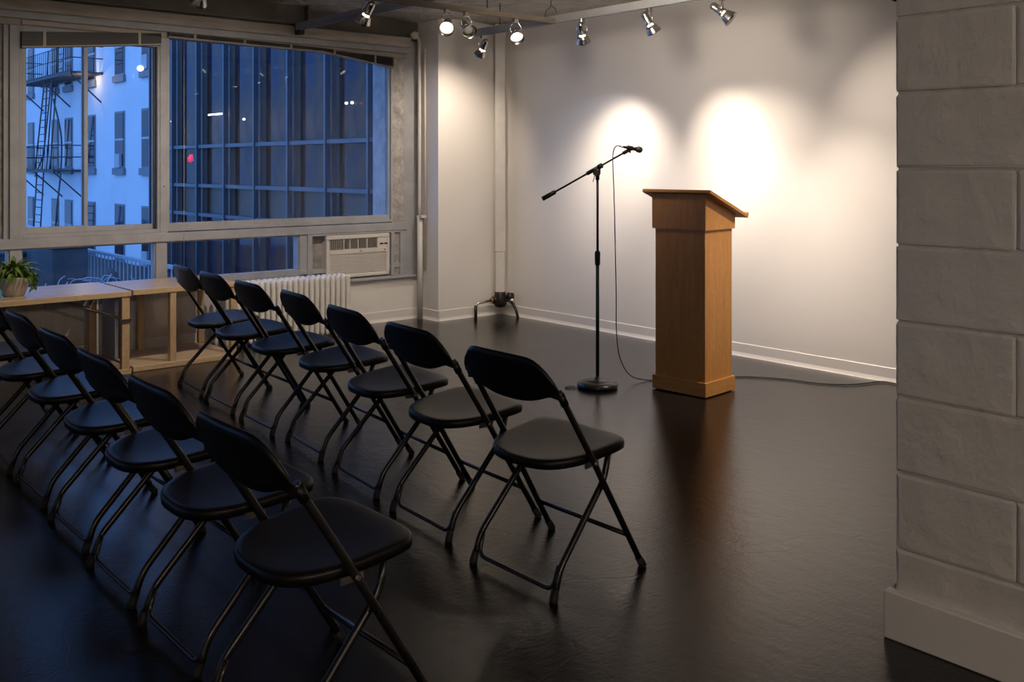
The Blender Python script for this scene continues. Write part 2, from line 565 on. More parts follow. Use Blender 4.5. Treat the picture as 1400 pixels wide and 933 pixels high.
# bed joints measured down the visible edge
z_first = EYE - (885 - 228.3) * 2.903 / 1332.0
rows = 12
for r in range(rows):
    z0 = .265 - CH + CH * r
    zc = z0 + CH / 2
    if zc + CH / 2 > ZC + .02: continue
    y = PYE
    if r % 2 == 1:
        L = BL / 2 + .12
        inst(half[r // 2 % 2], 'block', pil, ((PX0 + PX1) / 2, y - L / 2, zc)); y -= L
    k = 0
    while y > -1.2:
        inst(full[(r * 3 + k) % 4], 'block', pil, ((PX0 + PX1) / 2 + random.uniform(-.0015, .0015), y - BL / 2, zc)); y -= BL; k += 1
bb = MB()
bb.box(PX0 - .030, PX0 + .01, YF, PYE + .022, 0.0, .142, bev=.004)
bb.box(PX0 + .02, PX1 + .03, PYE - .02, PYE + .021, 0.0, .1415, bev=.004)
struct('baseboard_pillar', bb, M['base'])

# ================================================================ window wall
# header board, recess, steel beam
struct('trim_1', MB().box(XL, 5.10, YW - .085, YW + .03, 2.490, 2.580, bev=.006), M['header'])
struct('trim_2', MB().box(XL, 5.10, YW - .040, YW + .06, 2.440, 2.492, bev=.004), M['frame'])
struct('trim_3', MB().box(XL, 5.10, YW - .010, YW + .09, 2.395, 2.442, bev=.003), M['header'])
beam = setting('trim_4')
b = MB()
b.box(XL, 4.02, YW - .105, YW - .085, 2.598, ZC + .02)
struct('beam_web', b, M['beam'], beam)
struct('beam_flange', MB().box(XL, 4.02, YW - .165, YW + .0, 2.585, 2.600, bev=.002), M['beam'], beam)
struct('beam_stiffener', MB().box(4.00, 4.02, YW - .165, YW, 2.600, ZC + .02), M['beam'], beam)
# mid rail between upper and lower windows
struct('trim_5', MB().box(XL, 5.10, YW - .012, YW + .10, .822, .893, bev=.004), M['frame'])
struct('trim_6', MB().box(XL, 5.10, YW + .0, YW + .10, .48, .520, bev=.003), M['frame'])
struct('trim_7', MB().box(XL, 4.02, YW + .0, YW + .10, .385, .48), M['frame'])
struct('trim_8', MB().box(4.02, XS, YW - .045, YW + .06, .385, .408, bev=.005), M['frame'])
# upright posts
for i, (a, c) in enumerate([(-3.0, -2.93), (-1.02, -.95), (1.10, 1.17), (1.765, 1.829), (2.821, 2.880), (4.952, 5.10)]):
    struct('trim_%d' % (9 + i), MB().box(a, c, YW + (.0 if i < 5 else .012), YW + .12, .822, 2.45, bev=.003), M['frame'] if i < 5 else M['frame_rough'])
for i, (a, c) in enumerate([(-3.0, -2.93), (-1.02, -.95), (.88, .95), (1.765, 1.84), (2.790, 2.872), (4.013, 4.085)]):
    struct('trim_%d' % (15 + i), MB().box(a, c, YW + .004, YW + .12, .50, .83, bev=.003), M['frame'])


def rect_frame(x0, x1, z0, z1, w, y0, y1, wb=None, wt=None, bev=.002):
    mb = MB(); wb = wb if wb is not None else w; wt = wt if wt is not None else w
    mb.box(x0, x0 + w, y0, y1, z0, z1, bev=bev)
    mb.box(x1 - w, x1, y0, y1, z0, z1, bev=bev)
    mb.box(x0 + w, x1 - w, y0, y1, z0, z0 + wb, bev=bev)
    mb.box(x0 + w, x1 - w, y0, y1, z1 - wt, z1, bev=bev)
    return mb


def window(n, x0, x1, z0, z1, sashes, fw=.03, yf=YW + .015, wb=None, frame='frame'):
    w = setting('window_%d' % n)
    struct('window_frame', rect_frame(x0, x1, z0, z1, fw, yf, yf + .07, wb=wb), M[frame], w)
    for (a, c, sw, yy) in sashes:
        if sw > 0:
            s = struct('sash', rect_frame(a, c, z0 + (wb or fw), z1 - fw, sw, yy - .012, yy + .012), M[frame], w)
        g = struct('pane', MB().box(a + sw, c - sw, yy - .003, yy + .003, z0 + (wb or fw), z1 - fw), M['glass'], w)
    return w


G = YW + .056
# unseen bays left of the frame, boards added to cut blue window light
for n_, xa_, xb_ in ((1, -2.93, -1.02), (2, -.95, 1.10)):
    w_ = setting('window_%d' % n_)
    struct('window_frame', rect_frame(xa_, xb_, .893, 2.44, .035, YW + .02, YW + .09), M['frame'], w_)
    struct('panel', MB().box(xa_ + .035, xb_ - .035, YW + .05, YW + .07, .93, 2.41), M['frame_rough'], w_)
# boarded bay seen at the very left edge
w3 = setting('window_3')
struct('window_frame', rect_frame(1.17, 1.765, .86, 2.44, .035, YW + .02, YW + .09), M['frame'], w3)
struct('panel', MB().box(1.205, 1.73, YW + .05, YW + .07, .90, 2.41), M['frame_rough'], w3)
# slider with two sashes
w4 = setting('window_4')
struct('window_frame', rect_frame(1.829, 2.821, .893, 2.42, .020, YW + .004, YW + .09, wb=.03, wt=.10), M['frame'], w4)
sa = struct('sash', rect_frame(1.849, 2.292, .923, 2.40, .026, YW + .012, YW + .034, wb=.048), M['frame'], w4)
struct('pane', MB().box(1.872, 2.268, YW + .020, YW + .026, .96, 2.38), M['glass'], w4)
sb = struct('sash', rect_frame(2.262, 2.806, .923, 2.40, .026, YW + .052, YW + .074, wb=.040), M['frame'], w4)
struct('pane', MB().box(2.285, 2.785, YW + .060, YW + .066, .955, 2.38), M['glass'], w4)
struct('sash_channel', MB().box(2.785, 2.803, YW + .030, YW + .055, .925, 2.40), M['ac_dark'], w4)
struct('screw', MB().lathe([(0, 0), (.006, 0), (.005, .004), (0, .005)], 8, Matrix.Translation((2.852, YW + .0, 1.25)) @ Matrix.Rotation(PI / 2, 4, 'X')), M['rivet'], w4)
# large fixed window
w5 = setting('window_5')
struct('window_frame', rect_frame(2.872, 4.952, .900, 2.44, .018, YW + .002, YW + .09, wb=.025), M['frame'], w5)
struct('sash', rect_frame(2.880, 4.940, .915, 2.43, .024, YW + .022, YW + .05, wb=.050), M['frame'], w5)
struct('pane', MB().box(2.895, 4.925, YW + .034, YW + .040, .95, 2.42), M['glass'], w5)
# lower row
window(6, -2.93, -1.02, .52, .822, [(-2.91, -1.04, 0, G)], fw=.015)
window(7, -.95, .88, .52, .822, [(-.93, .86, 0, G)], fw=.015)
window(8, .95, 1.765, .52, .822, [(.96, 1.755, 0, G)], fw=.012)
window(9, 1.84, 2.790, .52, .822, [(1.85, 2.78, 0, G)], fw=.010)
window(10, 2.872, 4.013, .52, .822, [(2.88, 4.005, 0, G)], fw=.010)
# outer reveals
rv = MB()
rv.box(4.93, 5.10, YW + .09, YW + .30, .40, 2.7)
struct('outer_reveal', rv, M['reveal'])
struct('outer_sill', MB().box(XL, 5.1, YW + .10, YW + .30, .40, .50), M['reveal'])
struct('outer_lintel', MB().box(XL, 5.1, YW + .10, YW + .30, 2.46, 2.8), M['reveal'])

# opening around the air conditioner
acb = setting('trim_21')
struct('surround', rect_frame(4.085, 5.075, .408, .83, .045, YW - .006, YW + .055, wb=.006, wt=.028), M['frame'], acb)
struct('filler_panel', MB().box(4.12, 4.30, YW + .085, YW + .10, .40, .81), M['frame_rough'], acb)
struct('filler_panel', MB().box(4.95, 5.075, YW + .012, YW + .03, .41, .81), M['frame_rough'], acb)
struct('back_panel', MB().box(4.085, 5.10, YW + .16, YW + .19, .38, .84), M['frame_rough'], acb)
struct('edge_strip', MB().box(4.925, 4.958, YW - .020, YW + .03, .41, .805, bev=.004), M['frame'], acb)

# ---------------------------------------------------------------- air conditioner
ac = thing('air_conditioner', 'beige window air conditioner with slatted front, set in the frame beside the radiator', 'air conditioner', (4.585, YW - .015, .425))
AW, AH = .325, .375
struct('case', MB().box(-AW + .015, AW - .015, .02, .16, 0.005, AH - .005), M['ac'], ac)
fr = MB()
fr.box(-AW, AW, 0, .035, AH - .035, AH, bev=.006)
fr.box(-AW, AW, 0, .035, .0, .028, bev=.006)
fr.box(-AW, -AW + .035, 0, .035, .028, AH - .035, bev=.004)
fr.box(AW - .03, AW, 0, .035, .028, AH - .035, bev=.004)
fr.box(-AW + .035, AW - .03, .002, .035, AH - .165, AH - .125, bev=.002)
struct('front_frame', fr, M['ac'], ac)
# upper outlet grille: dark well with cross bars
struct('outlet_well', MB().box(-AW + .03, .20, .024, .034, AH - .13, AH - .035), M['ac_dark'], ac)
for x0, x1, nv in ((-.285, -.155, 7), (-.145, -.09, 4), (-.085, -.012, 5), (.0, .085, 6), (.090, .185, 6)):
    gb = MB()
    for k in range(nv + 1):
        x = x0 + (x1 - x0) * k / nv
        gb.box(x - .0007, x + .0007, .008, .02, AH - .12, AH - .042)
    for k in range(6):
        z = AH - .12 + .078 * k / 5
        gb.box(x0, x1, .010, .018, z - .0008, z + .0008)
    struct('grille', gb, M['ac_bar'], ac)
for x in (-.150, .0 - .006, -.0875 * 1.0, .0875):
    struct('divider', MB().box(x - .004, x + .004, .004, .024, AH - .126, AH - .036), M['ac'], ac)
struct('control_panel', MB().box(.195, AW - .03, .004, .03, AH - .13, AH - .036, bev=.002), M['ac'], ac)
for x in (.222, .268):
    struct('button', MB().box(x, x + .032, -.001, .006, AH - .098, AH - .083), M['ac_dark'], ac)
struct('knob', MB().lathe([(.006, 0), (.006, .006), (0, .006)], 10, Matrix.Translation((.272, .004, AH - .145)) @ Matrix.Rotation(PI / 2, 4, 'X')), M['ac_dark'], ac)
struct('badge', MB().box(.01, .022, -.001, .003, AH - .150, AH - .140), M['ac_dark'], ac)
struct('badge', MB().box(.028, .040, -.001, .003, AH - .149, AH - .141), M['ac_mid'], ac)
struct('intake_back', MB().box(-AW + .03, AW - .03, .026, .034, .026, AH - .16), M['ac_dark'], ac)
lv = MB().box(-.29, .29, .010, .024, -.0035, .0035).mesh('louver', M['ac'])
for k in range(15):
    z = .036 + k * .0122
    inst(lv, 'louver', ac, (0, 0, z), (math.radians(-28), 0, 0))
for x in (-.292, .292):
    struct('intake_rail', MB().box(x - .005, x + .005, .004, .026, .026, AH - .165), M['ac'], ac)

# ---------------------------------------------------------------- blinds
def blind(label, xa, xb, tops, bots, yb=YW - .012):
    root = thing('venetian_blind', label, 'blind', ((xa + xb) / 2, yb, 2.40), 0, 'raised blinds')
    cx = (xa + xb) / 2
    n = len(tops) - 1
    nsl = 9
    mb = MB()
    for k in range(nsl):
        t = k / (nsl - 1)
        for i in range(n):
            xA, tA, bA = tops[i][0], tops[i][1], bots[i][1]
            xB, tB, bB = tops[i + 1][0], tops[i + 1][1], bots[i + 1][1]
            zA = tA + (bA + .010 - tA) * t; zB = tB + (bB + .010 - tB) * t
            hA = max(.003, (tA - bA) / nsl * .93); off = (k % 2) * .002
            mb.add([(xA - cx, -.022 + off, zA - 2.4), (xB - cx, -.022 + off, zB - 2.4), (xB - cx, .022, zB - 2.4 + .004), (xA - cx, .022, zA - 2.4 + .004),
                    (xA - cx, -.022 + off, zA - hA - 2.4), (xB - cx, -.022 + off, zB - hA - 2.4), (xB - cx, .022, zB - hA - 2.4), (xA - cx, .022, zA - hA - 2.4)],
                   [(0, 1, 2, 3), (7, 6, 5, 4), (0, 4, 5, 1), (3, 2, 6, 7), (0, 3, 7, 4), (1, 5, 6, 2)])
    s = mb.build('slat_stack', M['blind'], root); s['kind'] = 'stuff'
    br = MB()
    for i in range(n):
        a, c = bots[i], bots[i + 1]
        br.tube([(a[0] - cx, 0, a[1] + .003 - 2.4), (c[0] - cx, 0, c[1] + .003 - 2.4)], .0085, 6)
        br.add([(a[0] - cx, -.025, a[1] - 2.4), (c[0] - cx, -.025, c[1] - 2.4), (c[0] - cx, .02, c[1] - 2.4), (a[0] - cx, .02, a[1] - 2.4),
                (a[0] - cx, -.025, a[1] + .009 - 2.4), (c[0] - cx, -.025, c[1] + .009 - 2.4), (c[0] - cx, .02, c[1] + .009 - 2.4), (a[0] - cx, .02, a[1] + .009 - 2.4)],
               [(0, 1, 2, 3), (7, 6, 5, 4), (0, 4, 5, 1), (3, 2, 6, 7), (0, 3, 7, 4), (1, 5, 6, 2)])
    br.build('bottom_rail', M['blind_rail'], root)
    def zat(L, x):
        for (a, c) in zip(L[:-1], L[1:]):
            if a[0] <= x <= c[0]: return a[1] + (c[1] - a[1]) * (x - a[0]) / (c[0] - a[0])
        return L[-1][1]
    m = 2 if xb - xa < 1.3 else 5
    for k in range(m):
        x = xa + (xb - xa) * ((k + .5) / m if m > 2 else (.15, .83)[k])
        MB().box(x - cx - .010, x - cx + .010, -.027, -.0235, zat(bots, x) - 2.4 + .004, zat(tops, x) - 2.4).build('ladder_tape', M['blind_rail'], root)
    MB().box(xa - cx, xb - cx, -.02, .02, .0, .032, bev=.002).build('head_rail', M['blind_rail'], root)
    return root


blind('short raised venetian blind above the left pair of panes', 1.835, 2.818,
      [(1.835, 2.350), (2.818, 2.425)], [(1.835, 2.236), (2.818, 2.335)])
blind('long raised venetian blind above the large window, its right end sagging low', 2.875, 4.95,
      [(2.875, 2.440), (4.20, 2.422), (4.95, 2.390)], [(2.875, 2.398), (4.20, 2.386), (4.95, 2.297)])

# thin pull cord hanging down the large window
cd = MB().tube([(3.0, YW - .02, 2.40), (3.0, YW - .02, .45)], .0018, 5).build('blind_cord', M['pipe'])
tag(cd, 'thin pale blind cord hanging down the left side of the large window', 'cord')

# ================================================================ pipes
pp = thing('heating_pipe', 'painted steam pipe in the room corner with a black valve at its foot', 'pipe', (5.885, 7.035, 0))
RZ = Matrix.Rotation(math.radians(-40), 4, 'Z')
MB().box(-.050, .050, -.030, .034, .60, ZC, RZ, bev=.006).build('riser', M['pipe'], pp)
MB().box(-.044, .044, -.026, .030, .20, .62, RZ, bev=.005).build('lower_riser', M['pipe'], pp)
MB().lathe([(0, .075), (.045, .085), (.062, .11), (.062, .175), (.052, .20), (.052, .225), (0, .225)], 16).build('valve_body', M['iron'], pp)
MB().tube([(-.03, .0, .155), (-.085, .01, .150)], .034, 12).build('union_nut', M['iron'], pp)
MB().tube([(-.084, .01, .150), (-.100, .012, .149)], .028, 10).build('brass_collar', M['brass'], pp)
MB().tube(fillet([(-.095, .012, .149), (-.255, .040, .135), (-.262, .04, 0.0)], .04), .0115, 10).build('branch_pipe', M['steel'], pp)
MB().tube([(-.262, .04, .115), (-.262, .04, .0)], .015, 10).build('dark_sleeve', M['iron'], pp)
MB().tube([(.035, -.07, .185), (.055, -.115, .185)], .036, 12).build('handwheel', M['iron'], pp)
MB().tube(fillet([(.0, -.03, .16), (.04, -.12, .14), (.03, -.19, .08), (.04, -.21, 0.0)], .05), .013, 8).build('drain_pipe', M['iron'], pp)
MB().tube([(.03, -.125, .16), (.035, -.145, .14)], .024, 10).build('nickel_cap', M['steel'], pp)

vp = thing('corner_pipe', 'pair of thin painted pipes running down the corner right of the window', 'pipe', (5.215, 7.36, 0))
MB().tube(smooth_path([(-.10, -.03, 2.60), (-.045, -.02, 2.56), (-.03, -.0, 2.40), (-.012, .02, 2.15), (-.012, .02, 1.6), (-.012, .02, .95)]), .016, 10).build('bent_pipe', M['pipe'], vp)
MB().tube([(-.020, .0, .0), (-.020, .0, .95)], .026, 12).build('lower_pipe', M['pipe'], vp)
MB().tube([(.010, -.035, .45), (.010, -.035, 2.47), (.0, -.03, 2.48)], .011, 10).build('straight_pipe', M['pipe'], vp)
MB().lathe([(0, -.035), (.025, -.03), (.034, -.01), (.034, .02), (.02, .035), (0, .038)], 12, Matrix.Translation((-.105, -.035, 2.60)) @ Matrix.Rotation(PI / 2.6, 4, 'Y')).build('elbow', M['pipe'], vp)
MB().box(-.04, .02, -.05, .03, .93, .955).build('clamp', M['pipe'], vp)

# ================================================================ radiator
rad = thing('radiator', 'white cast iron radiator under the window, behind the folding chairs', 'radiator', (3.68, 7.155, 0))
def section_mesh():
    mb = MB()
    for y in (-.072, 0, .072):
        prof = []
        w, d, zt, zb = .0175, .026, .50, .05
        n = 5
        # rounded flat column: stack of ellipses
        zs = [zb - .035, zb - .02, zb, zb + .06, zt - .07, zt - .02, zt - .005, zt]
        ss = [.35, .8, 1, 1, 1, 1.0, .75, .3]
        N = 10
        vs = []; fs = []
        for z, s in zip(zs, ss):
            for k in range(N):
                a = 2 * PI * k / N
                ca, sa_ = math.cos(a), math.sin(a)
                vs.append((w * s * math.copysign(abs(ca) ** .6, ca), y + d * min(1, s + .15) * math.copysign(abs(sa_) ** .7, sa_), z))
        for i in range(len(zs) - 1):
            for k in range(N):
                a = i * N + k; b_ = i * N + (k + 1) % N
                fs.append((a, b_, b_ + N, a + N))
        fs.append(tuple(range(N))[::-1]); fs.append(tuple(range((len(zs) - 1) * N, len(zs) * N)))
        mb.add(vs, fs, True)
    mb.box(-.014, .014, -.085, .085, .455, .488, bev=.006)
    mb.box(-.014, .014, -.085, .085, .055, .085, bev=.006)
    mb.tube([(-.026, 0, .44), (.026, 0, .44)], .022, 10)
    mb.tube([(-.026, 0, .075), (.026, 0, .075)], .022, 10)
    return mb.mesh('section', M['radiator'])
sm = section_mesh()
NS = 23
for k in range(NS):
    inst(sm, 'section', rad, (-.485 + k * .0485, 0, 0))
for x in (-.485, .582):
    for y in (-.07, .07):
        MB().tube([(x, y, 0), (x, y, .05)], [.020, .013], 8).build('foot', M['radiator'], rad)
MB().tube(fillet([(-.49, 0, .075), (-.535, 0, .075), (-.535, 0, 0)], .03), .015, 10).build('supply_pipe', M['radiator'], rad)

# ================================================================ wooden tables along the window
t1 = thing('long_table', 'long plain pine work table under the left window, potted plant on it', 'table', (1.0, 7.02, 0))
MB().box(-1.55, 1.335, -.345, .345, .523, .560, bev=.003).build('tabletop', M['pine'], t1)
for (x, y) in ((1.30, -.315), (1.275, .29), (-1.50, -.315), (-1.50, .29)):
    MB().box(x - .026, x + .026, y - .022, y + .022, .035, .523, bev=.002).build('leg', M['pine_v'], t1)
MB().box(1.235, 1.335, -.345, .345, 0.0, .036, bev=.002).build('floor_rail', M['pine'], t1)
MB().box(-1.55, -1.45, -.345, .345, 0.0, .036, bev=.002).build('floor_rail', M['pine'], t1)
MB().tube([(.93, -.19, .515), (1.29, -.30, .37)], .010, 6).build('brace', M['rivet'], t1)
MB().box(1.262, 1.335, -.348, -.335, .355, .372).build('hinge', M['rivet'], t1)

t2 = thing('open_bench', 'short pine bench with a bottom board, between the long table and the radiator', 'bench', (2.745, 7.03, 0))
MB().box(-.385, .375, -.315, .285, .523, .560, bev=.003).build('top_board', M['pine'], t2)
MB().box(-.385, .375, -.315, .325, 0.0, .038, bev=.003).build('bottom_board', M['pine'], t2)
for (x, y) in ((-.105, -.285), (-.12, .29), (.345, -.285), (.345, .29)):
    MB().box(x - .022, x + .022, y - .022, y + .022, .038, .523, bev=.002).build('leg', M['pine_v'], t2)
MB().box(-.385, -.36, .05, .325, .038, .523, bev=.002).build('side_panel', M['frame'], t2)
MB().box(-.28, -.255, .10, .325, .038, .523, bev=.002).build('side_panel', M['frame'], t2)

# plywood patches on the wall under the window
pb = setting('trim_22')
for (a, c, mt) in ((1.15, 1.98, 'low_panel'), (1.99, 2.30, 'low_panel'), (2.66, 4.0, 'low_panel')):
    struct('wall_panel', MB().box(a, c, YW - .012, YW + .005, .10, .47, bev=.002), M[mt], pb)

# ---------------------------------------------------------------- potted plant
pl = thing('potted_plant', 'leafy trailing green plant in a grey ceramic pot, on the long table', 'plant', (1.665, 6.93, .560))
MB().lathe([(0, 0), (.060, 0), (.066, .006), (.084, .05), (.098, .105), (.102, .118), (.102, .126), (.093, .126), (.088, .105), (0, .105)], 28).build('pot', M['pot'], pl)
MB().lathe([(0, .112), (.05, .114), (.09, .108)], 16).build('soil', M['soil'], pl)
def leaf_mesh(w, l, curl, name='leaf'):
    n = 6
    vs = []; fs = []
    for i in range(n + 1):
        t = i / n
        hw = w * math.sin(PI * min(1, t ** .75 * .97 + .015)) + .0004
        z = curl * (t - t * t * 1.4) * l * 1.2
        for s in (-1, 0, 1):
            vs.append((t * l, s * hw, z + (abs(s) * hw * .35)))
    for i in range(n):
        for s in range(2):
            a = i * 3 + s
            fs.append((a, a + 1, a + 4, a + 3))
    return MB().add(vs, fs, True).mesh(name, M['leaf'])
LM = [leaf_mesh(.011, .085, .5), leaf_mesh(.008, .10, .8), leaf_mesh(.017, .05, .4), leaf_mesh(.014, .06, .9)]
rnd = random.Random(11)
for k in range(120):
    az = rnd.uniform(0, 2 * PI); el = rnd.uniform(.05, 1.35)
    r0 = rnd.uniform(0, .06)
    base = Vector((math.cos(az) * r0, math.sin(az) * r0, .115 + rnd.uniform(0, .05)))
    o = inst(LM[k % 2] if k % 3 else LM[3], 'leaf', pl, base, (rnd.uniform(-.4, .4), -el + .25, az))
    s = rnd.uniform(.9, 1.65); o.scale = (s, s, s)
cam_r = Vector((.759, -.651, 0))
vn = MB()
for q in range(7):
    d = (cam_r * rnd.uniform(.6, 1.2) + Vector((0, rnd.uniform(-.6, .4), 0))).normalized()
    ln = rnd.uniform(.09, .15); dr = rnd.uniform(.02, .10)
    pts = [Vector((0, 0, .12)), d * .06 + Vector((0, 0, .17)), d * ln + Vector((0, 0, .15)), d * (ln + .02) + Vector((0, 0, .15 - dr))]
    sp = smooth_path(pts, 4)
    vn.tube(sp, .0018, 4)
    for i in range(3, len(sp)):
        o = inst(LM[2], 'leaf', pl, sp[i], (rnd.uniform(-.6, .6), rnd.uniform(.1, 1.1), rnd.uniform(0, 2 * PI)))
        s = rnd.uniform(.6, 1.0); o.scale = (s, s, s)
vn.build('stems', M['leaf'], pl)

gj = MB().lathe([(0, 0), (.030, 0), (.036, .01), (.038, .05), (.024, .07), (.024, .08), (.020, .08), (.020, .068), (.032, .05), (.030, .008), (0, .008)], 20).build('blue_jar', M['blue_glass'])
gj.location = (1.543, 6.86, .560)
tag(gj, 'small pale blue glazed jar beside the plant pot, at the left edge', 'jar')

# ================================================================ track lighting
ZT = 2.50
def track(name, label, a, b_, mat, hangers, hh=.058):
    a = Vector(a); b_ = Vector(b_); d = (b_ - a); L = d.length
    root = thing(name, label, 'light track', a, math.atan2(d.y, d.x))
    MB().box(0, L, -.022, .022, .012, hh, bev=.002).build('track_body', M[mat], root)
    MB().box(0, L, -.022, -.014, 0, .012).build('track_lip', M[mat], root)
    MB().box(0, L, .014, .022, 0, .012).build('track_lip', M[mat], root)
    for h in hangers:
        MB().tube([(h, 0, .05), (h, 0, ZC - a.z + .01)], .0045, 6).build('hanger_rod', M['hook'], root)
    return root
XT = 5.11
track('light_track', 'grey ceiling track along the bright wall carrying the wall spotlights', (XT, 6.46, ZT), (XT, -2.0, ZT), 'track', (.35, 2.4, 4.6, 6.8))
track('light_track', 'brown ceiling track crossing from the middle of the room to the wall track', (1.6, 5.44, ZT - .006), (XT - .030, 5.44, ZT - .006), 'track_dark', (.4, 1.6, 2.83), .036)
track('light_track', 'dark track fixed to the steel beam above the large window', (3.90, 7.27, ZT + .03), (3.90, -1.0, ZT + .03), 'track', (1.9, 4.4, 6.2))
hk = MB()
hk.tube(smooth_path([(0, 0, .24), (0, 0, .14), (-.02, .0, .11), (-.035, .01, .10), (-.045, .015, .07), (-.05, .015, .035)]), .003, 6)
hk.tube(smooth_path([(0, 0, .14), (.03, -.005, .125), (.045, -.01, .10), (.04, -.01, .085)]), .003, 6)
h = hk.build('hanging_hook', M['hook'])
h.location = (XT, 5.50, ZC - .24)
tag(h, 'black wire hook hanging from the ceiling where the two tracks meet', 'hook')
brk = MB().box(-.025, .025, -.04, .04, 0, .10, bev=.003).build('beam_bracket', M['iron'])
brk.location = (3.93, YW - .15, 2.50)
tag(brk, 'black bracket holding the dark track to the steel beam', 'bracket')

ring_pts = [(.020 * math.cos(2 * PI * k / 12), .020 * math.sin(2 * PI * k / 12)) for k in range(13)]
ME = {}
def _m(name, mb, mat): ME[name] = mb.mesh(name, M[mat])
# aimed group: local -Z is the beam direction
_m('can', MB().lathe([(0, .075), (.012, .075), (.020, .066), (.022, .055), (.022, .010), (.024, .008), (.024, -.002), (.018, -.004), (0, -.004)], 18), 'steel')
_m('bell', MB().lathe([(.026, -.014), (.032, -.020), (.036, -.034), (.044, -.055), (.046, -.062), (.043, -.062), (.034, -.036), (.024, -.020)], 20), 'steel')
strut = MB()
for k in range(3):
    a = 2 * PI * k / 3
    strut.box(-.0015, .0015, .021, .026, -.022, .004, Matrix.Rotation(a, 4, 'Z'))
_m('strut', strut, 'steel')
_m('lamp', MB().lathe([(0, -.003), (.013, -.004), (.019, -.014), (.023, -.030), (.023, -.036), (.014, -.040), (0, -.041)], 16), 'bulb')
_m('lamp_off', MB().lathe([(0, -.003), (.015, -.004), (.022, -.014), (.029, -.030), (.030, -.036), (.018, -.040), (0, -.041)], 16), 'bulb_off')
yk = MB()
for s in (-1, 1):
    yk.tube(smooth_path([(0, s * .006, 0), (0, s * .018, -.012), (0, s * .032, -.032), (0, s * .031, -.055), (0, s * .024, -.066)]), .0024, 6)
_m('yoke', yk, 'steel')
_m('adapter', MB().box(-.018, .018, -.012, .012, -.024, .002, bev=.003), 'steel')


def head(label, pos, target, power, lit=True, cone=50, blend=.7, color=WARM, soft=.022, group=None, extra=()):
    pos = Vector(pos); target = Vector(target)
    root = thing('track_light', label, 'spotlight', pos, 0, group)
    inst(ME['adapter'], 'adapter', root)
    piv = Vector((0, 0, -.106))
    d = (target - (pos + piv)).normalized()
    q = d.to_track_quat('-Z', 'Y')
    # yoke hangs from the adapter, turned across the aim
    inst(ME['yoke'], 'yoke', root, (0, 0, -.022), (0, 0, math.atan2(d.y, d.x)))
    for nm, me in (('can', ME['can']), ('bell', ME['bell']), ('strut', ME['strut']), ('lamp', ME['lamp'] if lit else ME['lamp_off'])):
        o = inst(me, nm, root, piv)
        o.rotation_mode = 'QUATERNION'; o.rotation_quaternion = q
    for ch_ in root.children: ch_.scale = (1.2, 1.2, 1.2)
    if lit:
        ld = bpy.data.lights.new('lamp_beam', 'SPOT')
        ld.energy = power; ld.color = color; ld.spot_size = math.radians(cone); ld.spot_blend = blend
        ld.shadow_soft_size = soft
        lo = bpy.data.objects.new('lamp_beam', ld); COL.objects.link(lo)
        lo.parent = root; lo.location = piv + d * .072
        lo.rotation_mode = 'QUATERNION'; lo.rotation_quaternion = q
        # extra beams: hot core, wide spill and added fill low on the wall
        for (tg, pw, cn, bl, co) in extra:
            l2 = ld.copy(); l2.energy = pw; l2.spot_size = math.radians(cn); l2.spot_blend = bl; l2.color = co
            o2 = bpy.data.objects.new('lamp_beam', l2); COL.objects.link(o2)
            o2.parent = root; o2.location = piv + d * .072
            o2.rotation_mode = 'QUATERNION'; o2.rotation_quaternion = (Vector(tg) - pos - piv).to_track_quat('-Z', 'Y')
    return root


# wall washers on the wall track
head('spotlight at the far end of the wall track, tilted toward the back wall', (XT, 6.33, ZT), (5.3, 7.2, 1.5), P_FLOOD * .8, cone=100, blend=1)
head('spotlight on the wall track left of the microphone, pointing straight down', (XT, 5.16, ZT), (5.995, 5.66, .95), P_WALL * .62, cone=74, blend=1,
     extra=(((5.995, 5.62, 1.50), P_WALL * .36, 44, 1, WARM), ((5.995, 5.95, .90), P_WALL * .05, 74, .25, (.80, .86, 1.0))))
head('spotlight on the wall track above the lectern, aimed down the wall', (XT, 4.50, ZT), (5.995, 4.15, .90), P_WALL * .50, cone=80, blend=1,
     extra=(((5.995, 4.53, 1.55), P_WALL * .32, 50, 1, WARM), ((5.995, 4.0, -.15), P_WALL * .62, 66, 1, SOFT_WHITE)))  # last beam is added fill, aimed low on the wall
head('spotlight nearest the camera on the wall track, tilted down to the right', (XT, 3.88, ZT), (5.995, 2.30, .95), P_WALL * .30, cone=90, blend=1,
     extra=(((5.995, 3.1, -.2), P_WALL * .60, 66, 1, SOFT_WHITE),))  # its extra beam is fill added for the lower wall
head('spotlight on the wall track hidden above the top of the frame', (XT, 2.70, ZT), (4.92, 3.45, .8), P_WALL * .75, cone=46, blend=1)
# on the crossing track
head('lit spotlight facing the room from the crossing track, left one of a pair', (4.07, 5.44, ZT - .006), (1.6, 2.6, .2), P_ROOM * .6, cone=75, blend=.9)
head('unlit spotlight on the crossing track, right beside a lit one', (4.24, 5.44, ZT - .006), (4.1, 4.9, 2.0), 0, lit=False)
head('lit spotlight on the crossing track close to the wall track', (4.70, 5.44, ZT - .006), (3.3, 3.0, .0), P_ROOM * .7, cone=75, blend=.9)
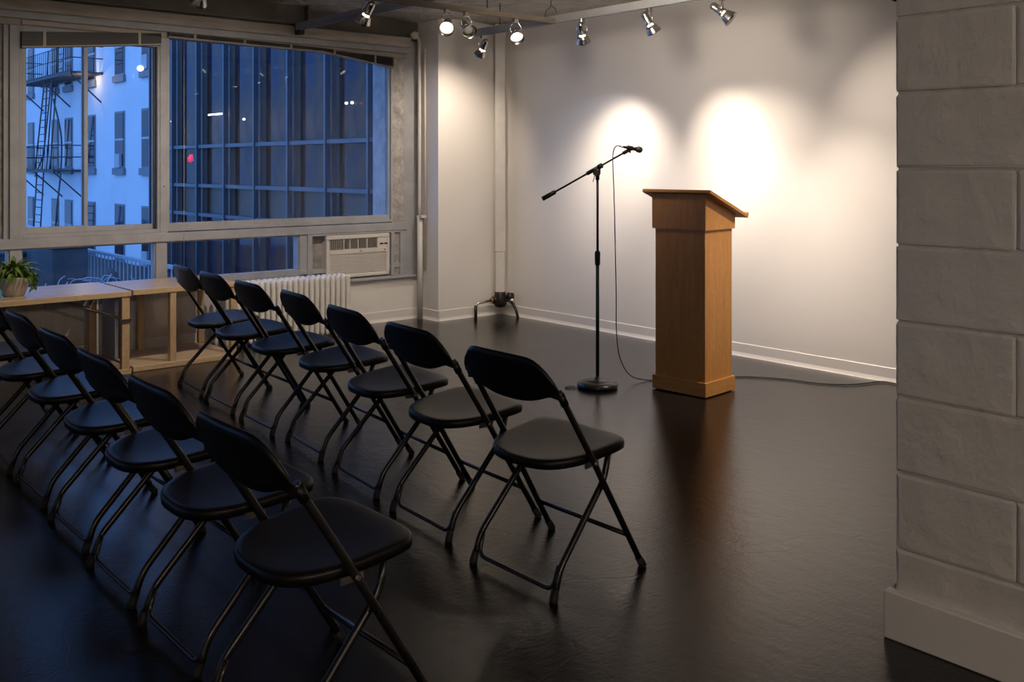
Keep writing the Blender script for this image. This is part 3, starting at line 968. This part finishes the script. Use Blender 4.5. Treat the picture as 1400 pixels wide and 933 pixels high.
# first a real spotlight, then unseen fill floods added above the frame
head('spotlight on the crossing track just under the ceiling, turned to the window wall', (3.42, 5.44, ZT + .012), (3.3, 7.44, .3), P_FLOOD * 1.3, cone=120, blend=1, color=SOFT_WHITE)
head('added fill flood on the crossing track above the second row, aimed at the long table', (2.30, 5.44, ZT + .012), (2.3, 7.44, .1), P_FLOOD * 1.0, cone=120, blend=1, color=SOFT_WHITE)
head('added fill flood on the dark track above the room, aimed across at the bright wall', (3.90, 3.9, ZT + .03), (5.995, 5.3, 1.9), P_FLOOD * 1.55, cone=125, blend=1, soft=.20, color=SOFT_WHITE)
head('added fill flood on the wall track above the block pillar, aimed at the bright wall', (XT, 1.2, ZT), (5.995, 2.6, .6), P_FLOOD * .8, cone=110, blend=1, soft=.12, color=SOFT_WHITE)
# two opal fill lamps added behind the camera for warm ambient light
for (x, y, lab) in ((-1.6, -2.6, 'added opal fill lamp at the rear left of the room, behind the camera'), (1.2, -3.2, 'added opal fill lamp behind the camera, nearer the block pillar')):
    cl_ = thing('fill_lamp', lab, 'fill lamp', (x, y, ZC))
    MB().lathe([(0, 0), (.10, 0), (.10, -.03), (0, -.03)], 20).build('lamp_base', M['steel'], cl_)
    MB().lathe([(.09, -.03), (.14, -.06), (.15, -.10), (.12, -.15), (.06, -.175), (0, -.18)], 24).build('lamp_shade', M['opal'], cl_)
    ld = bpy.data.lights.new('fill_light', 'POINT'); ld.energy = P_REAR; ld.color = (1.0, .84, .68); ld.shadow_soft_size = .15
    lo = bpy.data.objects.new('fill_light', ld); COL.objects.link(lo); lo.parent = cl_; lo.location = (0, 0, -.38)

# ================================================================ lectern
lec = thing('lectern', 'tall oak veneer lectern with a slanted top and plinth base', 'lectern', (4.707, 3.696, 0), math.radians(4.8))
LW, LD = .398, .329          # width along local y (toward window), depth along local x
pln = MB()
pln.box(0, LD, 0, LW, .006, .092, bev=.002)
pln.build('plinth', M['oak_h'], lec)
MB().box(.02, LD - .02, .02, LW - .02, 0, .01).build('plinth_foot', M['ac_dark'], lec)
MB().box(.015, LD - .015, .015, LW - .015, .090, 1.02, bev=.001).build('body', M['oak'], lec)
c = .001
zf, zr = 1.236, 1.112
MB().prism([(c - .002, 1.0147), (LD - c, 1.0147), (LD - c, zr), (c - .002, zf)], .001, LW - .001, 'y').build('crown', M['oak'], lec)
sl = math.atan2(zf - zr, LD - 2 * c)
TL = .46
Mt = Matrix.Translation((-.032, 0, zf + .032 * math.tan(sl) * .55)) @ Matrix.Rotation(sl, 4, 'Y')
MB().box(0, TL, -.050, LW + .055, 0, .020, Mt, bev=.002).build('slanted_top', M['oak_h'], lec)
MB().box(TL - .016, TL, -.050, LW + .055, .018, .034, Mt, bev=.002).build('book_stop', M['oak_h'], lec)

# ================================================================ microphone stand
R3 = Vector((.7592, -.6509, 0)); F3 = Vector((.6509, .7592, 0))
ms = thing('microphone_stand', 'black boom microphone stand with a round base, left of the lectern', 'stand', (4.435, 4.339, 0))
MB().lathe([(0, 0), (.122, 0), (.130, .010), (.130, .022), (.120, .036), (.095, .044), (.080, .044), (.076, .048), (.030, .050), (.020, .055), (.014, .07), (0, .07)], 36).build('base', M['mic_black'], ms)
MB().tube([(0, 0, .05), (0, 0, .84)], .0115, 14).build('lower_pole', M['mic_black'], ms)
MB().lathe([(0, .775), (.014, .775), (.017, .785), (.018, .85), (.015, .865), (0, .865)], 14).build('clutch', M['rubber'], ms)
MB().tube([(0, 0, .84), (0, 0, 1.34)], .008, 12).build('upper_pole', M['mic_black'], ms)
MB().lathe([(0, 1.315), (.0135, 1.318), (.0135, 1.345), (.020, 1.355), (.020, 1.385), (0, 1.39)], 12).build('swivel', M['mic_black'], ms)
def pt(u, z, f=0.0): return R3 * u + F3 * f + Vector((0, 0, z))
MB().tube([pt(-.01, 1.362, -.022), pt(-.01, 1.362, .022)], .019, 12).build('tilt_clamp', M['mic_black'], ms)
MB().tube([pt(-.015, 1.352, -.02), pt(-.022, 1.335, -.03), pt(-.032, 1.305, -.03)], [.0035, .003, .003], 6).build('wing_handle', M['mic_black'], ms)
bd = (pt(.176, 1.494) - pt(-.348, 1.197)).normalized()
bc = pt(-.348, 1.197)
MB().tube([bc, bc + bd * .62], .0062, 10).build('boom', M['mic_black'], ms)
MB().tube([bc + bd * -.003, bc + bd * .0, bc + bd * .088, bc + bd * .094], [.010, .0145, .0145, .009], 14).build('counterweight', M['mic_black'], ms)
MB().tube([bc + bd * .322, bc + bd * .43], .0125, 12).build('boom_sleeve', M['mic_black'], ms)
MB().tube([bc + bd * .405, bc + bd * .435], .016, 12).build('boom_nut', M['mic_black'], ms)
MB().tube([bc + bd * .585, bc + bd * .625], .012, 12).build('boom_tip', M['mic_black'], ms)
cpos = bc + bd * .64
MB().tube([bc + bd * .62, cpos + Vector((0, 0, .012))], [.008, .007], 8).build('clip_post', M['mic_black'], ms)

mp = Vector((4.435, 4.339, 0)) + pt(.166, 1.527)
mt_ = Vector((4.435, 4.339, 0)) + pt(.290, 1.505)
md = (mt_ - mp).normalized()
mic = thing('microphone', 'black handheld vocal microphone clipped to the boom arm', 'microphone', mp)
mic.scale = (.82, .82, .82)
q = md.to_track_quat('Z', 'Y').to_matrix().to_4x4()
MB().lathe([(0, 0), (.009, .0), (.0105, .01), (.0115, .05), (.014, .085), (.0175, .102), (0, .102)], 18, q).build('handle', M['mic_black'], mic)
MB().lathe([(.020, .100), (.0245, .108), (.0245, .116), (.020, .118)], 20, q).build('collar_ring', M['mic_grille'], mic)
MB().lathe([(.019, .103), (.0245, .114), (.0255, .122), (.0235, .134), (.017, .143), (.008, .148), (0, .149)], 20, q).build('grille_ball', M['mic_grille'], mic)
MB().tube([Vector((0, 0, 0)), -md * .026], [.0085, .0065], 12).build('plug', M['steel'], mic)
MB().tube([-md * .024, -md * .040], [.006, .004], 10).build('plug_boot', M['rubber'], mic)
cl = MB().tube([md * .022, md * .058], .0150, 14, False)
cl.tube([md * .04 + Vector((0, 0, -.012)), md * .04 + Vector((0, 0, -.032))], .006, 8)
o = cl.build('mic_clip', M['mic_black'])
o.location = mp
tag(o, 'small black clip holding the microphone on the boom tip', 'clip')

# microphone cable
S0 = Vector((4.435, 4.339, 0))
start = mp - md * .032
pts = [start, S0 + pt(.119, 1.531, -.002), S0 + pt(.105, 1.514, -.004), S0 + pt(.097, 1.476, -.006), S0 + pt(.097, 1.40, -.008), S0 + pt(.104, 1.20, -.012), S0 + pt(.110, .95, -.008),
       S0 + pt(.118, .60, .0), S0 + pt(.122, .36, .02), Vector((4.63, 4.33, .17)), Vector((4.70, 4.31, .05)), Vector((4.80, 4.27, .008)), Vector((4.90, 4.18, .006)), Vector((5.02, 4.14, .006)), Vector((5.10, 4.08, .006))]
o = MB().tube(smooth_path(pts, 8), .0034, 8).build('microphone_cable', M['cable'])
tag(o, 'thin black cable falling from the microphone and running behind the lectern', 'cable')
pts = [(5.06, 4.09, .006), (5.18, 4.03, .006), (5.34, 3.955, .006), (5.43, 3.86, .006), (5.53, 3.68, .006), (5.585, 3.47, .006), (5.68, 3.34, .006), (5.80, 3.28, .006), (5.93, 3.24, .006), (5.95, 3.10, .006), (5.94, 2.4, .006)]
o = MB().tube(smooth_path(pts, 6), .0045, 8).build('floor_cable', M['cable'])
tag(o, 'black cable lying on the floor between the lectern and the right wall', 'cable')
pts = [S0 + Vector((-.10, .10, .005)), S0 + Vector((-.13, .125, .005)), S0 + Vector((-.17, .12, .005)), S0 + Vector((-.16, .09, .005)), S0 + Vector((-.125, .05, .005))]
o = MB().tube(smooth_path(pts, 6), .003, 6).build('cable_loop', M['cable'])
tag(o, 'small loop of black cord on the floor left of the stand base', 'cable')

# ================================================================ folding chair
# local axes: +x is the way the sitter faces, y across, origin midway between the rear feet
def sgn_pow(v, p): return math.copysign(abs(v) ** p, v)


def seat_mesh():
    """rounded-D seat with a shallow dish and a turned-down rim"""
    N = 44
    cx, zt = .214, .430
    def outline(t):
        ca, sa_ = math.cos(t), math.sin(t)
        if ca >= 0:      # front: squarer
            x = .204 * sgn_pow(ca, .42); y = .214 * sgn_pow(sa_, .62)
        else:            # back: round
            x = .208 * sgn_pow(ca, .80); y = .214 * sgn_pow(sa_, .68)
        y *= 1.0 + .07 * x / .2
        return x, y
    rings = [(0.0, 0.0), (.3, 0), (.55, 0), (.75, 0), (.88, 0), (.955, 0), (.99, -.004), (1.0, -.011), (.992, -.030), (.93, -.031), (.90, -.014), (.5, -.018)]
    vs = [(cx, 0, 0)]; fs = []
    def top(x, y):
        u = x / .2; v = y / .205
        r2 = u * u + v * v
        dish = -.013 * max(0, 1 - r2) - .004 * math.exp(-((u + .35) ** 2 + v * v) * 4)
        roll = -.012 * max(0, u - .55) ** 2 / .2
        slope = .030 * (x + .2) / .4 * 1.0
        return zt + dish + roll + slope
    for k, (s, dz) in enumerate(rings[1:]):
        for i in range(N):
            t = 2 * PI * i / N
            x, y = outline(t)
            z = top(x * min(1, s), y * min(1, s)) if k < 7 else top(x, y)
            vs.append((cx + x * s, y * s, z + dz))
    vs[0] = (cx, 0, top(0, 0))
    for i in range(N):
        fs.append((0, 1 + i, 1 + (i + 1) % N))
    nr = len(rings) - 1
    for k in range(nr - 1):
        for i in range(N):
            a = 1 + k * N + i; b_ = 1 + k * N + (i + 1) % N
            fs.append((a, a + N, b_ + N, b_))
    fs.append(tuple(1 + (nr - 1) * N + i for i in range(N)))
    return MB().add(vs, fs, True)


def backrest_mesh():
    """curved moulded panel, top edge slightly arched, deeper in the middle; two skins with a rolled rim"""
    nu, nv = 22, 9
    W = .248
    def edges(u):
        a = abs(u)
        top = .777 - .008 * a ** 2 - .098 * max(0, (a - .50) / .50) ** 2.3
        bot = .612 + .034 * min(1, a / .80) ** 2.6 - .006 * max(0, (a - .86) / .14)
        return bot, top
    def place(u, z, off):
        curve = .024 * abs(u) ** 2.0          # wraps forward at the ends
        lean = .055 + (.62 - z) * .36 - .045  # follows the tube lean
        return (-.018 - (z - .64) * .34 + curve + off, u * W * (.94 + .06 * min(1, (z - .62) / .1)), z + .012)
    grids = []
    for off, shrink in ((-.0075, .0), (.0075, .0)):
        g = []
        for i in range(nu + 1):
            u = -1 + 2 * i / nu
            u = math.copysign(abs(u) ** .92, u)
            b0, t0 = edges(u)
            col = []
            for j in range(nv + 1):
                v = j / nv
                z = b0 + (t0 - b0) * v
                e = max(0, 1 - min(v, 1 - v) * 9)
                ee = max(0, 1 - (1 - abs(u)) * 10)
                e = max(e, ee)
                o2 = off * (1 - .75 * e * e)
                if off < 0:   # ridge around the rear face
                    o2 -= .004 * math.exp(-((min(v, 1 - v) - .10) / .05) ** 2)
                col.append(place(u, z, o2))
            g.append(col)
        grids.append(g)
    vs = []; fs = []
    for g in grids:
        for col in g: vs += col
    S = (nu + 1) * (nv + 1)
    def id_(s, i, j): return s * S + i * (nv + 1) + j
    for i in range(nu):
        for j in range(nv):
            fs.append((id_(0, i, j), id_(0, i + 1, j), id_(0, i + 1, j + 1), id_(0, i, j + 1)))
            fs.append((id_(1, i, j), id_(1, i, j + 1), id_(1, i + 1, j + 1), id_(1, i + 1, j)))
    for i in range(nu):
        for j in (0, nv):
            fs.append((id_(0, i, j), id_(1, i, j), id_(1, i + 1, j), id_(0, i + 1, j)))
    for j in range(nv):
        for i in (0, nu):
            fs.append((id_(0, i, j), id_(0, i, j + 1), id_(1, i, j + 1), id_(1, i, j)))
    return MB().add(vs, fs, True)


def make_chair():
    root = thing('folding_chair', 'black folding chair', 'chair')
    seat_mesh().build('seat', M['chair_plastic'], root)
    backrest_mesh().build('backrest', M['chair_plastic'], root)
    for s in (1, -1):
        # front leg: one tube from the backrest down to the front foot
        p = fillet([(.430, s * .233, .012), (.176, s * .226, .424), (.022, s * .222, .662), (.014, s * .220, .676)], .04)
        fl = MB().tube(p, .0115, 10).build('front_leg', M['chair_metal'], root)
        MB().tube([(.438, s * .2335, 0.0), (.432, s * .233, .012), (.412, s * .2325, .038)], [.0148, .0148, .0130], 10).build('foot_cap', M['rubber'], fl)
        MB().tube([(.040, s * .2225, .632), (.020, s * .221, .668)], [.0145, .0140], 10).build('tube_sleeve', M['chair_plastic'], fl)
        # rear leg: from under the front of the seat, kinks, runs down to the rear foot
        p = fillet([(.302, s * .190, .432), (.268, s * .196, .335), (.034, s * .205, .098), (.006, s * .207, .012)], .035)
        rl = MB().tube(p, .0115, 10).build('rear_leg', M['chair_metal'], root)
        MB().tube([(.0, s * .2075, 0.0), (.003, s * .207, .012), (.012, s * .206, .040)], [.0148, .0148, .0130], 10).build('foot_cap', M['rubber'], rl)
        MB().box(.140, .205, s * .221 - .004, s * .221 + .002, .402, .420).build('pivot_plate', M['rivet'], root)
        MB().tube([(.180, s * .205, .415), (.180, s * .244, .415)], .0060, 8).build('rivet', M['rivet'], root)
        MB().tube([(.246, s * .200, .311), (.246, s * .240, .311)], .004, 6).build('cross_pin', M['chair_metal'], root)
    z = .125; x = .436 - .254 * (z - .012) / .412
    MB().tube([(x, -.228, z), (x, .228, z)], .0085, 10).build('front_stretcher', M['chair_metal'], root)
    MB().tube(fillet([(.040, -.194, .105), (.014, -.190, .030), (.014, .190, .030), (.040, .194, .105)], .05, 6), .0075, 10).build('rear_stretcher', M['chair_metal'], root)
    MB().tube([(.300, -.192, .422), (.300, .192, .422)], .007, 8).build('seat_bar', M['chair_metal'], root)
    return root


chair0 = make_chair()
# well-used chairs: the frames stand slightly racked to one side
for ch in [chair0] + list(chair0.children_recursive):
    if ch.type == 'MESH':
        for v in ch.data.vertices: v.co.y += .08 * v.co.x
G1 = 'front row of folding chairs'
G2 = 'second row of folding chairs'
placements = [
    # x, y, rot, label, group
    (2.135, 2.494, 0.0, 'black folding chair at the near right end of the front row, closest to the lectern', G1),
    (2.197, 3.119, -3.7, 'black folding chair second from the right end of the front row', G1),
    (2.260, 3.700, -5.6, 'black folding chair third from the right end of the front row', G1),
    (2.349, 4.322, -6.0, 'black folding chair in the middle of the seven in the front row', G1),
    (2.360, 4.863, -3.0, 'black folding chair before the radiator, third from the window end of front row', G1),
    (2.396, 5.417, -3.0, 'black folding chair next to last at the window end of the front row', G1),
    (2.433, 5.928, -4.5, 'black folding chair at the window end of the front row, nearest the pine bench', G1),
    (1.058, 2.235, .5, 'black folding chair at the near end of the second row, lowest in the photo', G2),
    (1.078, 2.790, .0, 'black folding chair second from the near end of the second row', G2),
    (1.096, 3.341, .0, 'black folding chair third from the near end of the second row', G2),
    (1.123, 3.898, .5, 'black folding chair fourth from the near end of the second row', G2),
    (1.143, 4.498, .0, 'black folding chair fifth from the near end of the second row', G2),
    (1.150, 5.070, .0, 'black folding chair near the left edge, second from the far end of the second row', G2),
    (1.165, 5.650, .0, 'black folding chair at the far end of the second row, cut by left edge', G2),
]
for i, (x, y, r, lab, g) in enumerate(placements):
    c_ = chair0 if i == 0 else copy_tree(chair0)
    c_.location = (x, y, 0); c_.rotation_euler = (0, 0, math.radians(r))
    c_['label'] = lab; c_['group'] = g

# ================================================================ outside
struct('street_ground', MB().box(-60, 80, YW + .6, 120, -9.2, -9.0), M['ground'])

FX = 12.0
wb_ = thing('white_building', 'pale stuccoed apartment building across the way with rows of sash windows', 'building', (FX, 44, -9))
MB().box(0, 8, -12.2, 14, 0, 24).build('facade_wall', M['plaster'], wb_)
def out_window(yc, z0, parent, w=.95, hgt=2.02, ac_unit=False):
    r = MB()
    zb = z0 + 9
    r.box(-.03, .02, yc - w / 2 - .03, yc + w / 2 + .03, zb, zb + hgt)
    f = r.build('window', M['win_trim'], parent)
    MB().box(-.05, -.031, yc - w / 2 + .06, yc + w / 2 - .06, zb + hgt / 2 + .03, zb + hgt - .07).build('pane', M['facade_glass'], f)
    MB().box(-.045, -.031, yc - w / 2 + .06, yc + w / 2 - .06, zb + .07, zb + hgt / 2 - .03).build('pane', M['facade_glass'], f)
    MB().box(-.06, -.03, yc - w / 2 + .03, yc + w / 2 - .03, zb + hgt / 2 - .03, zb + hgt / 2 + .04).build('meeting_rail', M['sash_pale'], f)
    MB().box(-.10, .0, yc - w / 2 - .10, yc + w / 2 + .10, zb - .24, zb, ).build('sill', M['win_trim'], f)
    if ac_unit:
        MB().box(-.14, -.03, yc - .28, yc + .22, zb + .02, zb + .50).build('window_unit', M['sash_pale'], f)
ycs = [32.78 - 44, 35.45 - 44, 38.6 - 44, 41.4 - 44, 43.25 - 44, 46.9 - 44, 50 - 44]
for ri, z0 in enumerate((-5.24, -1.94, 1.36, 4.66, 7.96)):
    for ci, y in enumerate(ycs):
        out_window(y, z0, wb_, ac_unit=(ri, ci) in ((2, 1), (3, 0), (1, 0)))
MB().box(-.12, 0, 5.0, 14, 11.2, 11.5).build('ledge', M['win_trim'], wb_)

# fire escape
fe = thing('fire_escape', 'dark iron fire escape with stairs bolted to the pale building', 'fire escape', (FX, 41.6, 0))
def platform(z, y0, y1, dpt=1.15, rail=True):
    mb = MB()
    mb.box(-dpt, -dpt + .06, y0, y1, z - .10, z + .04)
    mb.box(-.06, 0, y0, y1, z - .08, z + .02)
    n = int((y1 - y0) / .22)
    for k in range(n + 1):
        y = y0 + (y1 - y0) * k / n
        mb.box(-dpt, 0, y - .025, y + .025, z - .05, z)
    mb.build('platform', M['outside_iron'], fe)
    mb = MB()
    for y in (y0 + .2, (y0 + y1) / 2, y1 - .2):
        mb.tube([(-dpt + .03, y, z - .05), (0, y, z - 1.1)], .03, 5)
    mb.build('bracket', M['outside_iron'], fe)
    if rail:
        mb = MB()
        for zz in (.5, .95):
            mb.tube([(0, y0, z + zz), (-dpt, y0, z + zz), (-dpt, y1, z + zz), (0, y1, z + zz)], .022, 5)
        k = y0
        while k <= y1:
            mb.tube([(-dpt, k, z), (-dpt, k, z + .95)], .013, 4); k += .28
        mb.build('railing', M['outside_iron'], fe)
def stair(x, ya, za, yb, zb, w=.6, n=13, name='stair'):
    mb = MB()
    for s in (0, w):
        mb.tube([(x + s, ya, za), (x + s, yb, zb)], .035, 5)
    for k in range(1, n):
        t = k / n
        y = ya + (yb - ya) * t; z = za + (zb - za) * t
        mb.box(x, x + w, y - .07, y + .07, z - .015, z + .015)
    mb.build(name, M['outside_iron'], fe)
def ladder(x, y, w, z0, z1, dy, n):
    mb = MB()
    for s in (-w / 2, w / 2):
        mb.tube([(x, y + s, z0), (x, y + dy + s, z1)], .03, 5)
    for k in range(n + 1):
        t = k / n
        mb.tube([(x, y + dy * t - w / 2, z0 + (z1 - z0) * t), (x, y + dy * t + w / 2, z0 + (z1 - z0) * t)], .018, 4)
    mb.build('ladder', M['outside_iron'], fe)
platform(4.90, -4.3, 3.6)
platform(1.28, -2.2, 3.6)
platform(8.3, -4.3, 3.6)
platform(-2.3, -2.2, 3.6)
ladder(-1.05, .15, .95, 1.3, 4.9, -1.35, 13)
ladder(-1.05, .6, .95, -2.3, 1.28, -.7, 12)
ladder(-.75, -1.6, .85, 4.9, 8.3, -.2, 12)
ladder(-.35, 1.4, .5, 1.3, 4.9, -.9, 1)
mb = MB()
mb.tube(smooth_path([(-1.1, -2.0, 4.0), (-.9, -2.3, 2.6), (-1.0, -2.6, 1.2), (-1.2, -2.9, .0), (-1.2, -2.6, -1.2)]), .035, 5)
mb.tube(smooth_path([(-.3, 1.6, 6.2), (-.4, 1.7, 3.0), (-.5, 1.5, 2.0), (-.6, 2.4, 1.0)]), .03, 5)
mb.build('drop_cable', M['outside_iron'], fe)

wl = MB().lathe([(0, -.09), (.09, -.06), (.12, 0), (.09, .06), (0, .09)], 12).build('reflection_spot', M['reflection_spot'])  # glow added in place of a room lamp reflected in the glass
wl.location = (FX - .45, 38.1, 4.92)
tag(wl, 'small warm glow imitating a reflected lamp, at the end of the upper fire escape landing', 'lamp')
ld = bpy.data.lights.new('reflection_glow', 'POINT'); ld.energy = 22; ld.color = (1, .70, .42); ld.shadow_soft_size = .1
lo = bpy.data.objects.new('reflection_glow', ld); COL.objects.link(lo); lo.parent = wl; lo.location = (-.1, -.25, -.25)

# dark glass-fronted building
GX = 11.75
gb = thing('glass_building', 'dark glass fronted office building with pale mullions across the street', 'building', (GX, 20, -9))
BS = .1595 * GX
ny = 13
y_first = 24.10
MB().box(.35, 8, 6 - 20, 31.4 - 20, 0, 24).build('building_core', M['pier'], gb)
mull = MB().box(-.14, .0, -.035, .035, 0, 22).mesh('mullion', M['mullion'])
pier = MB().box(-.02, .10, -.17, .17, 0, 22).mesh('pier', M['pier'])
zb_list = [0, 3.2, 6.2, 7.9 + .45, 9.85 - .0, 10.98, 22]
zbands = [(0.2, 5.5), (5.6, 8.95), (9.05, 9.80), (9.90, 10.95), (11.07, 22)]
ys = [y_first + BS * k for k in range(4, -9, -1)]
pm = {}
for zi, (za, zc_) in enumerate(zbands):
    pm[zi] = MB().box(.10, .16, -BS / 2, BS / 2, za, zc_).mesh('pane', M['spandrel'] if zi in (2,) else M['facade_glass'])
for k, y in enumerate(ys):
    inst(mull, 'mullion', gb, (0, y - 20, 0))
    inst(pier, 'pier', gb, (.05, y - 20 - .24, 0))
    for zi in range(len(zbands)):
        inst(pm[zi], 'pane', gb, (0, y - 20 - BS / 2, 0))
for z in (5.55, 9.0, 9.85, 11.0):
    MB().box(-.10, .10, ys[-1] - 20 - BS, ys[0] - 20, z - .05, z + .05).build('transom', M['mullion'], gb)
# lights seen in the offices
def office(name, label, mb, mat, loc, cat='lamp', group=None):
    o = mb.build(name, M[mat]); o.location = loc; tag(o, label, cat, group); return o
office('office_tube_light', 'white fluorescent tube glowing behind the dark glass building front', MB().box(-.02, .02, -.62, .62, -.02, .02), 'tube_lamp', (GX - .02, 26.6, 2.91))
for (y, z, lab) in ((30.0, 2.82, 'tiny white lamp low in the left bay of the dark glass building'), (24.9, 2.70, 'tiny warm lamp in the middle of the dark glass building'),
                    (19.55, 2.87, 'left one of two tiny lamps in a right bay of the dark building'), (19.30, 2.87, 'right one of two tiny lamps in a right bay of the dark building')):
    office('office_lamp', lab, MB().lathe([(0, -.035), (.03, -.02), (.04, 0), (.03, .02), (0, .035)], 10), 'office_lamp', (GX - .02, y, z))
# small red sign: three short strokes, unreadable in the photo
rs = thing('neon_sign', 'small red lit sign in a lower bay of the dark glass building', 'sign', (GX - .16, 28.2, 1.65))
for (y0, z0, y1, z1) in ((.18, .05, .14, -.10), (.14, -.10, .05, .10), (.02, -.12, .02, .12), (.02, .12, -.08, -.10), (-.08, -.10, -.08, .12), (-.14, .12, -.20, -.08)):
    MB().tube([(0, y0, z0), (0, y1, z1)], .013, 6).build('neon_stroke', M['red_neon'], rs)

# neighbour's roof terrace: parapet, pale picket railing, tangle of wire
struct('lower_roof', MB().box(5.6, 11.55, YW + 1.6, 52, -2.4, -1.86), M['pier'])
struct('roof_terrace', MB().box(-6, 4.9, YW + 1.2, 28, -1.35, -.92), M['roof'])
pr = thing('picket_railing', 'pale picket railing along the neighbouring roof terrace', 'railing', (4.8, 9.4, -.92))
pk = MB().box(-.006, .006, -.009, .009, 0, 1.03).mesh('picket', M['rail_pale'])
for k in range(18, 41):
    inst(pk, 'picket', pr, (0, .16 * k, 0))
MB().box(-.035, .035, 2.83, 6.5, 1.02, 1.06).build('top_rail', M['rail_pale'], pr)
MB().box(-.02, .02, 2.83, 6.5, .10, .14).build('bottom_rail', M['rail_pale'], pr)
hb = thing('rooftop_housing', 'dark rooftop housing behind the tangled wire outside the window', 'housing', (4.16, 15.3, -.92))
MB().box(-.24, .24, -1.0, 1.0, 0, 1.19, bev=.02).build('housing_body', M['dark_shed'], hb)
MB().box(-.26, .26, -1.03, 1.03, 1.19, 1.22).build('housing_cap', M['dark_shed'], hb)
pw_ = thing('parapet_wall', 'grey parapet wall outside at the far left of the lower window', 'wall', (3.83, 15.6, -.92))
MB().box(-3.2, .06, 0, .3, 0, 1.04).build('parapet_body', M['dark_shed'], pw_)
MB().box(-3.2, .07, -.03, .33, 1.04, 1.07).build('parapet_cap', M['dark_shed'], pw_)
tw = MB()
rnd = random.Random(5)
for k in range(110):
    c0 = Vector((rnd.uniform(-.32, .36), rnd.uniform(-.4, .3), .50 + rnd.uniform(-.2, .30)))
    rr = rnd.uniform(.10, .30)
    nrm = Vector((rnd.uniform(-1, 1), -2, rnd.uniform(-.6, .6))).normalized()
    u = nrm.orthogonal().normalized(); w = nrm.cross(u)
    a0 = rnd.uniform(0, 6); a1 = a0 + rnd.uniform(1.5, 5.5)
    pts = []
    for i in range(12):
        a = a0 + (a1 - a0) * i / 11
        p_ = c0 + (u * math.cos(a) + w * math.sin(a) * .8) * rr * (1 + .15 * math.sin(3 * a))
        p_.z = max(.02, p_.z)
        pts.append(p_)
    tw.tube(pts, rnd.uniform(.004, .009), 4)
o = tw.build('wire_tangle', M['rail_pale'])
o.location = (4.02, 12.9, -.92)
tag(o, 'tangle of curled pale wire or brush on the roof terrace outside', 'brush', kind='stuff')
mo = MB()
rnd = random.Random(9)
N_ = 14
mv = [(0, 0, .98)]; mf = []
for r_, z_ in ((.18, .86), (.38, .55), (.58, .22), (.72, 0)):
    for k in range(N_):
        a = 2 * PI * k / N_; q_ = r_ * rnd.uniform(.8, 1.15)
        mv.append((q_ * math.cos(a) * .45, q_ * math.sin(a), max(0, z_ + rnd.uniform(-.07, .07)) if z_ else 0))
for k in range(N_): mf.append((0, 1 + k, 1 + (k + 1) % N_))
for i in range(3):
    for k in range(N_):
        a = 1 + i * N_ + k; b_ = 1 + i * N_ + (k + 1) % N_
        mf.append((a, a + N_, b_ + N_, b_))
o = mo.add(mv, mf).build('debris_mound', M['dark_shed'])
o.location = (4.42, 13.45, -.92)
tag(o, 'dark heap of debris against the picket railing outside', 'heap')
tp = MB()
n = 8
vs = [(0, 0, .75)]
for k in range(n):
    a = 2 * PI * k / n
    vs.append((2.3 * math.cos(a), 2.3 * math.sin(a), .12 * (k % 2)))
fs = [(0, 1 + k, 1 + (k + 1) % n) for k in range(n)] + [tuple(range(1, n + 1))[::-1]]
tp.add(vs, fs)
o = tp.build('tarp_canopy', M['tarp'])
o.location = (9.7, 40.2, -1.05)
o.scale = (.5, .5, .55)
tag(o, 'pale blue canopy below the fire escape', 'canopy')
cp = MB()
for (x, y) in ((-1.4, -1.4), (1.4, -1.4), (-1.4, 1.4), (1.4, 1.4)):
    cp.tube([(x, y, -1.4), (x, y, .12)], .07, 6)
cp_o = cp.build('canopy_posts', M['outside_iron'], o)
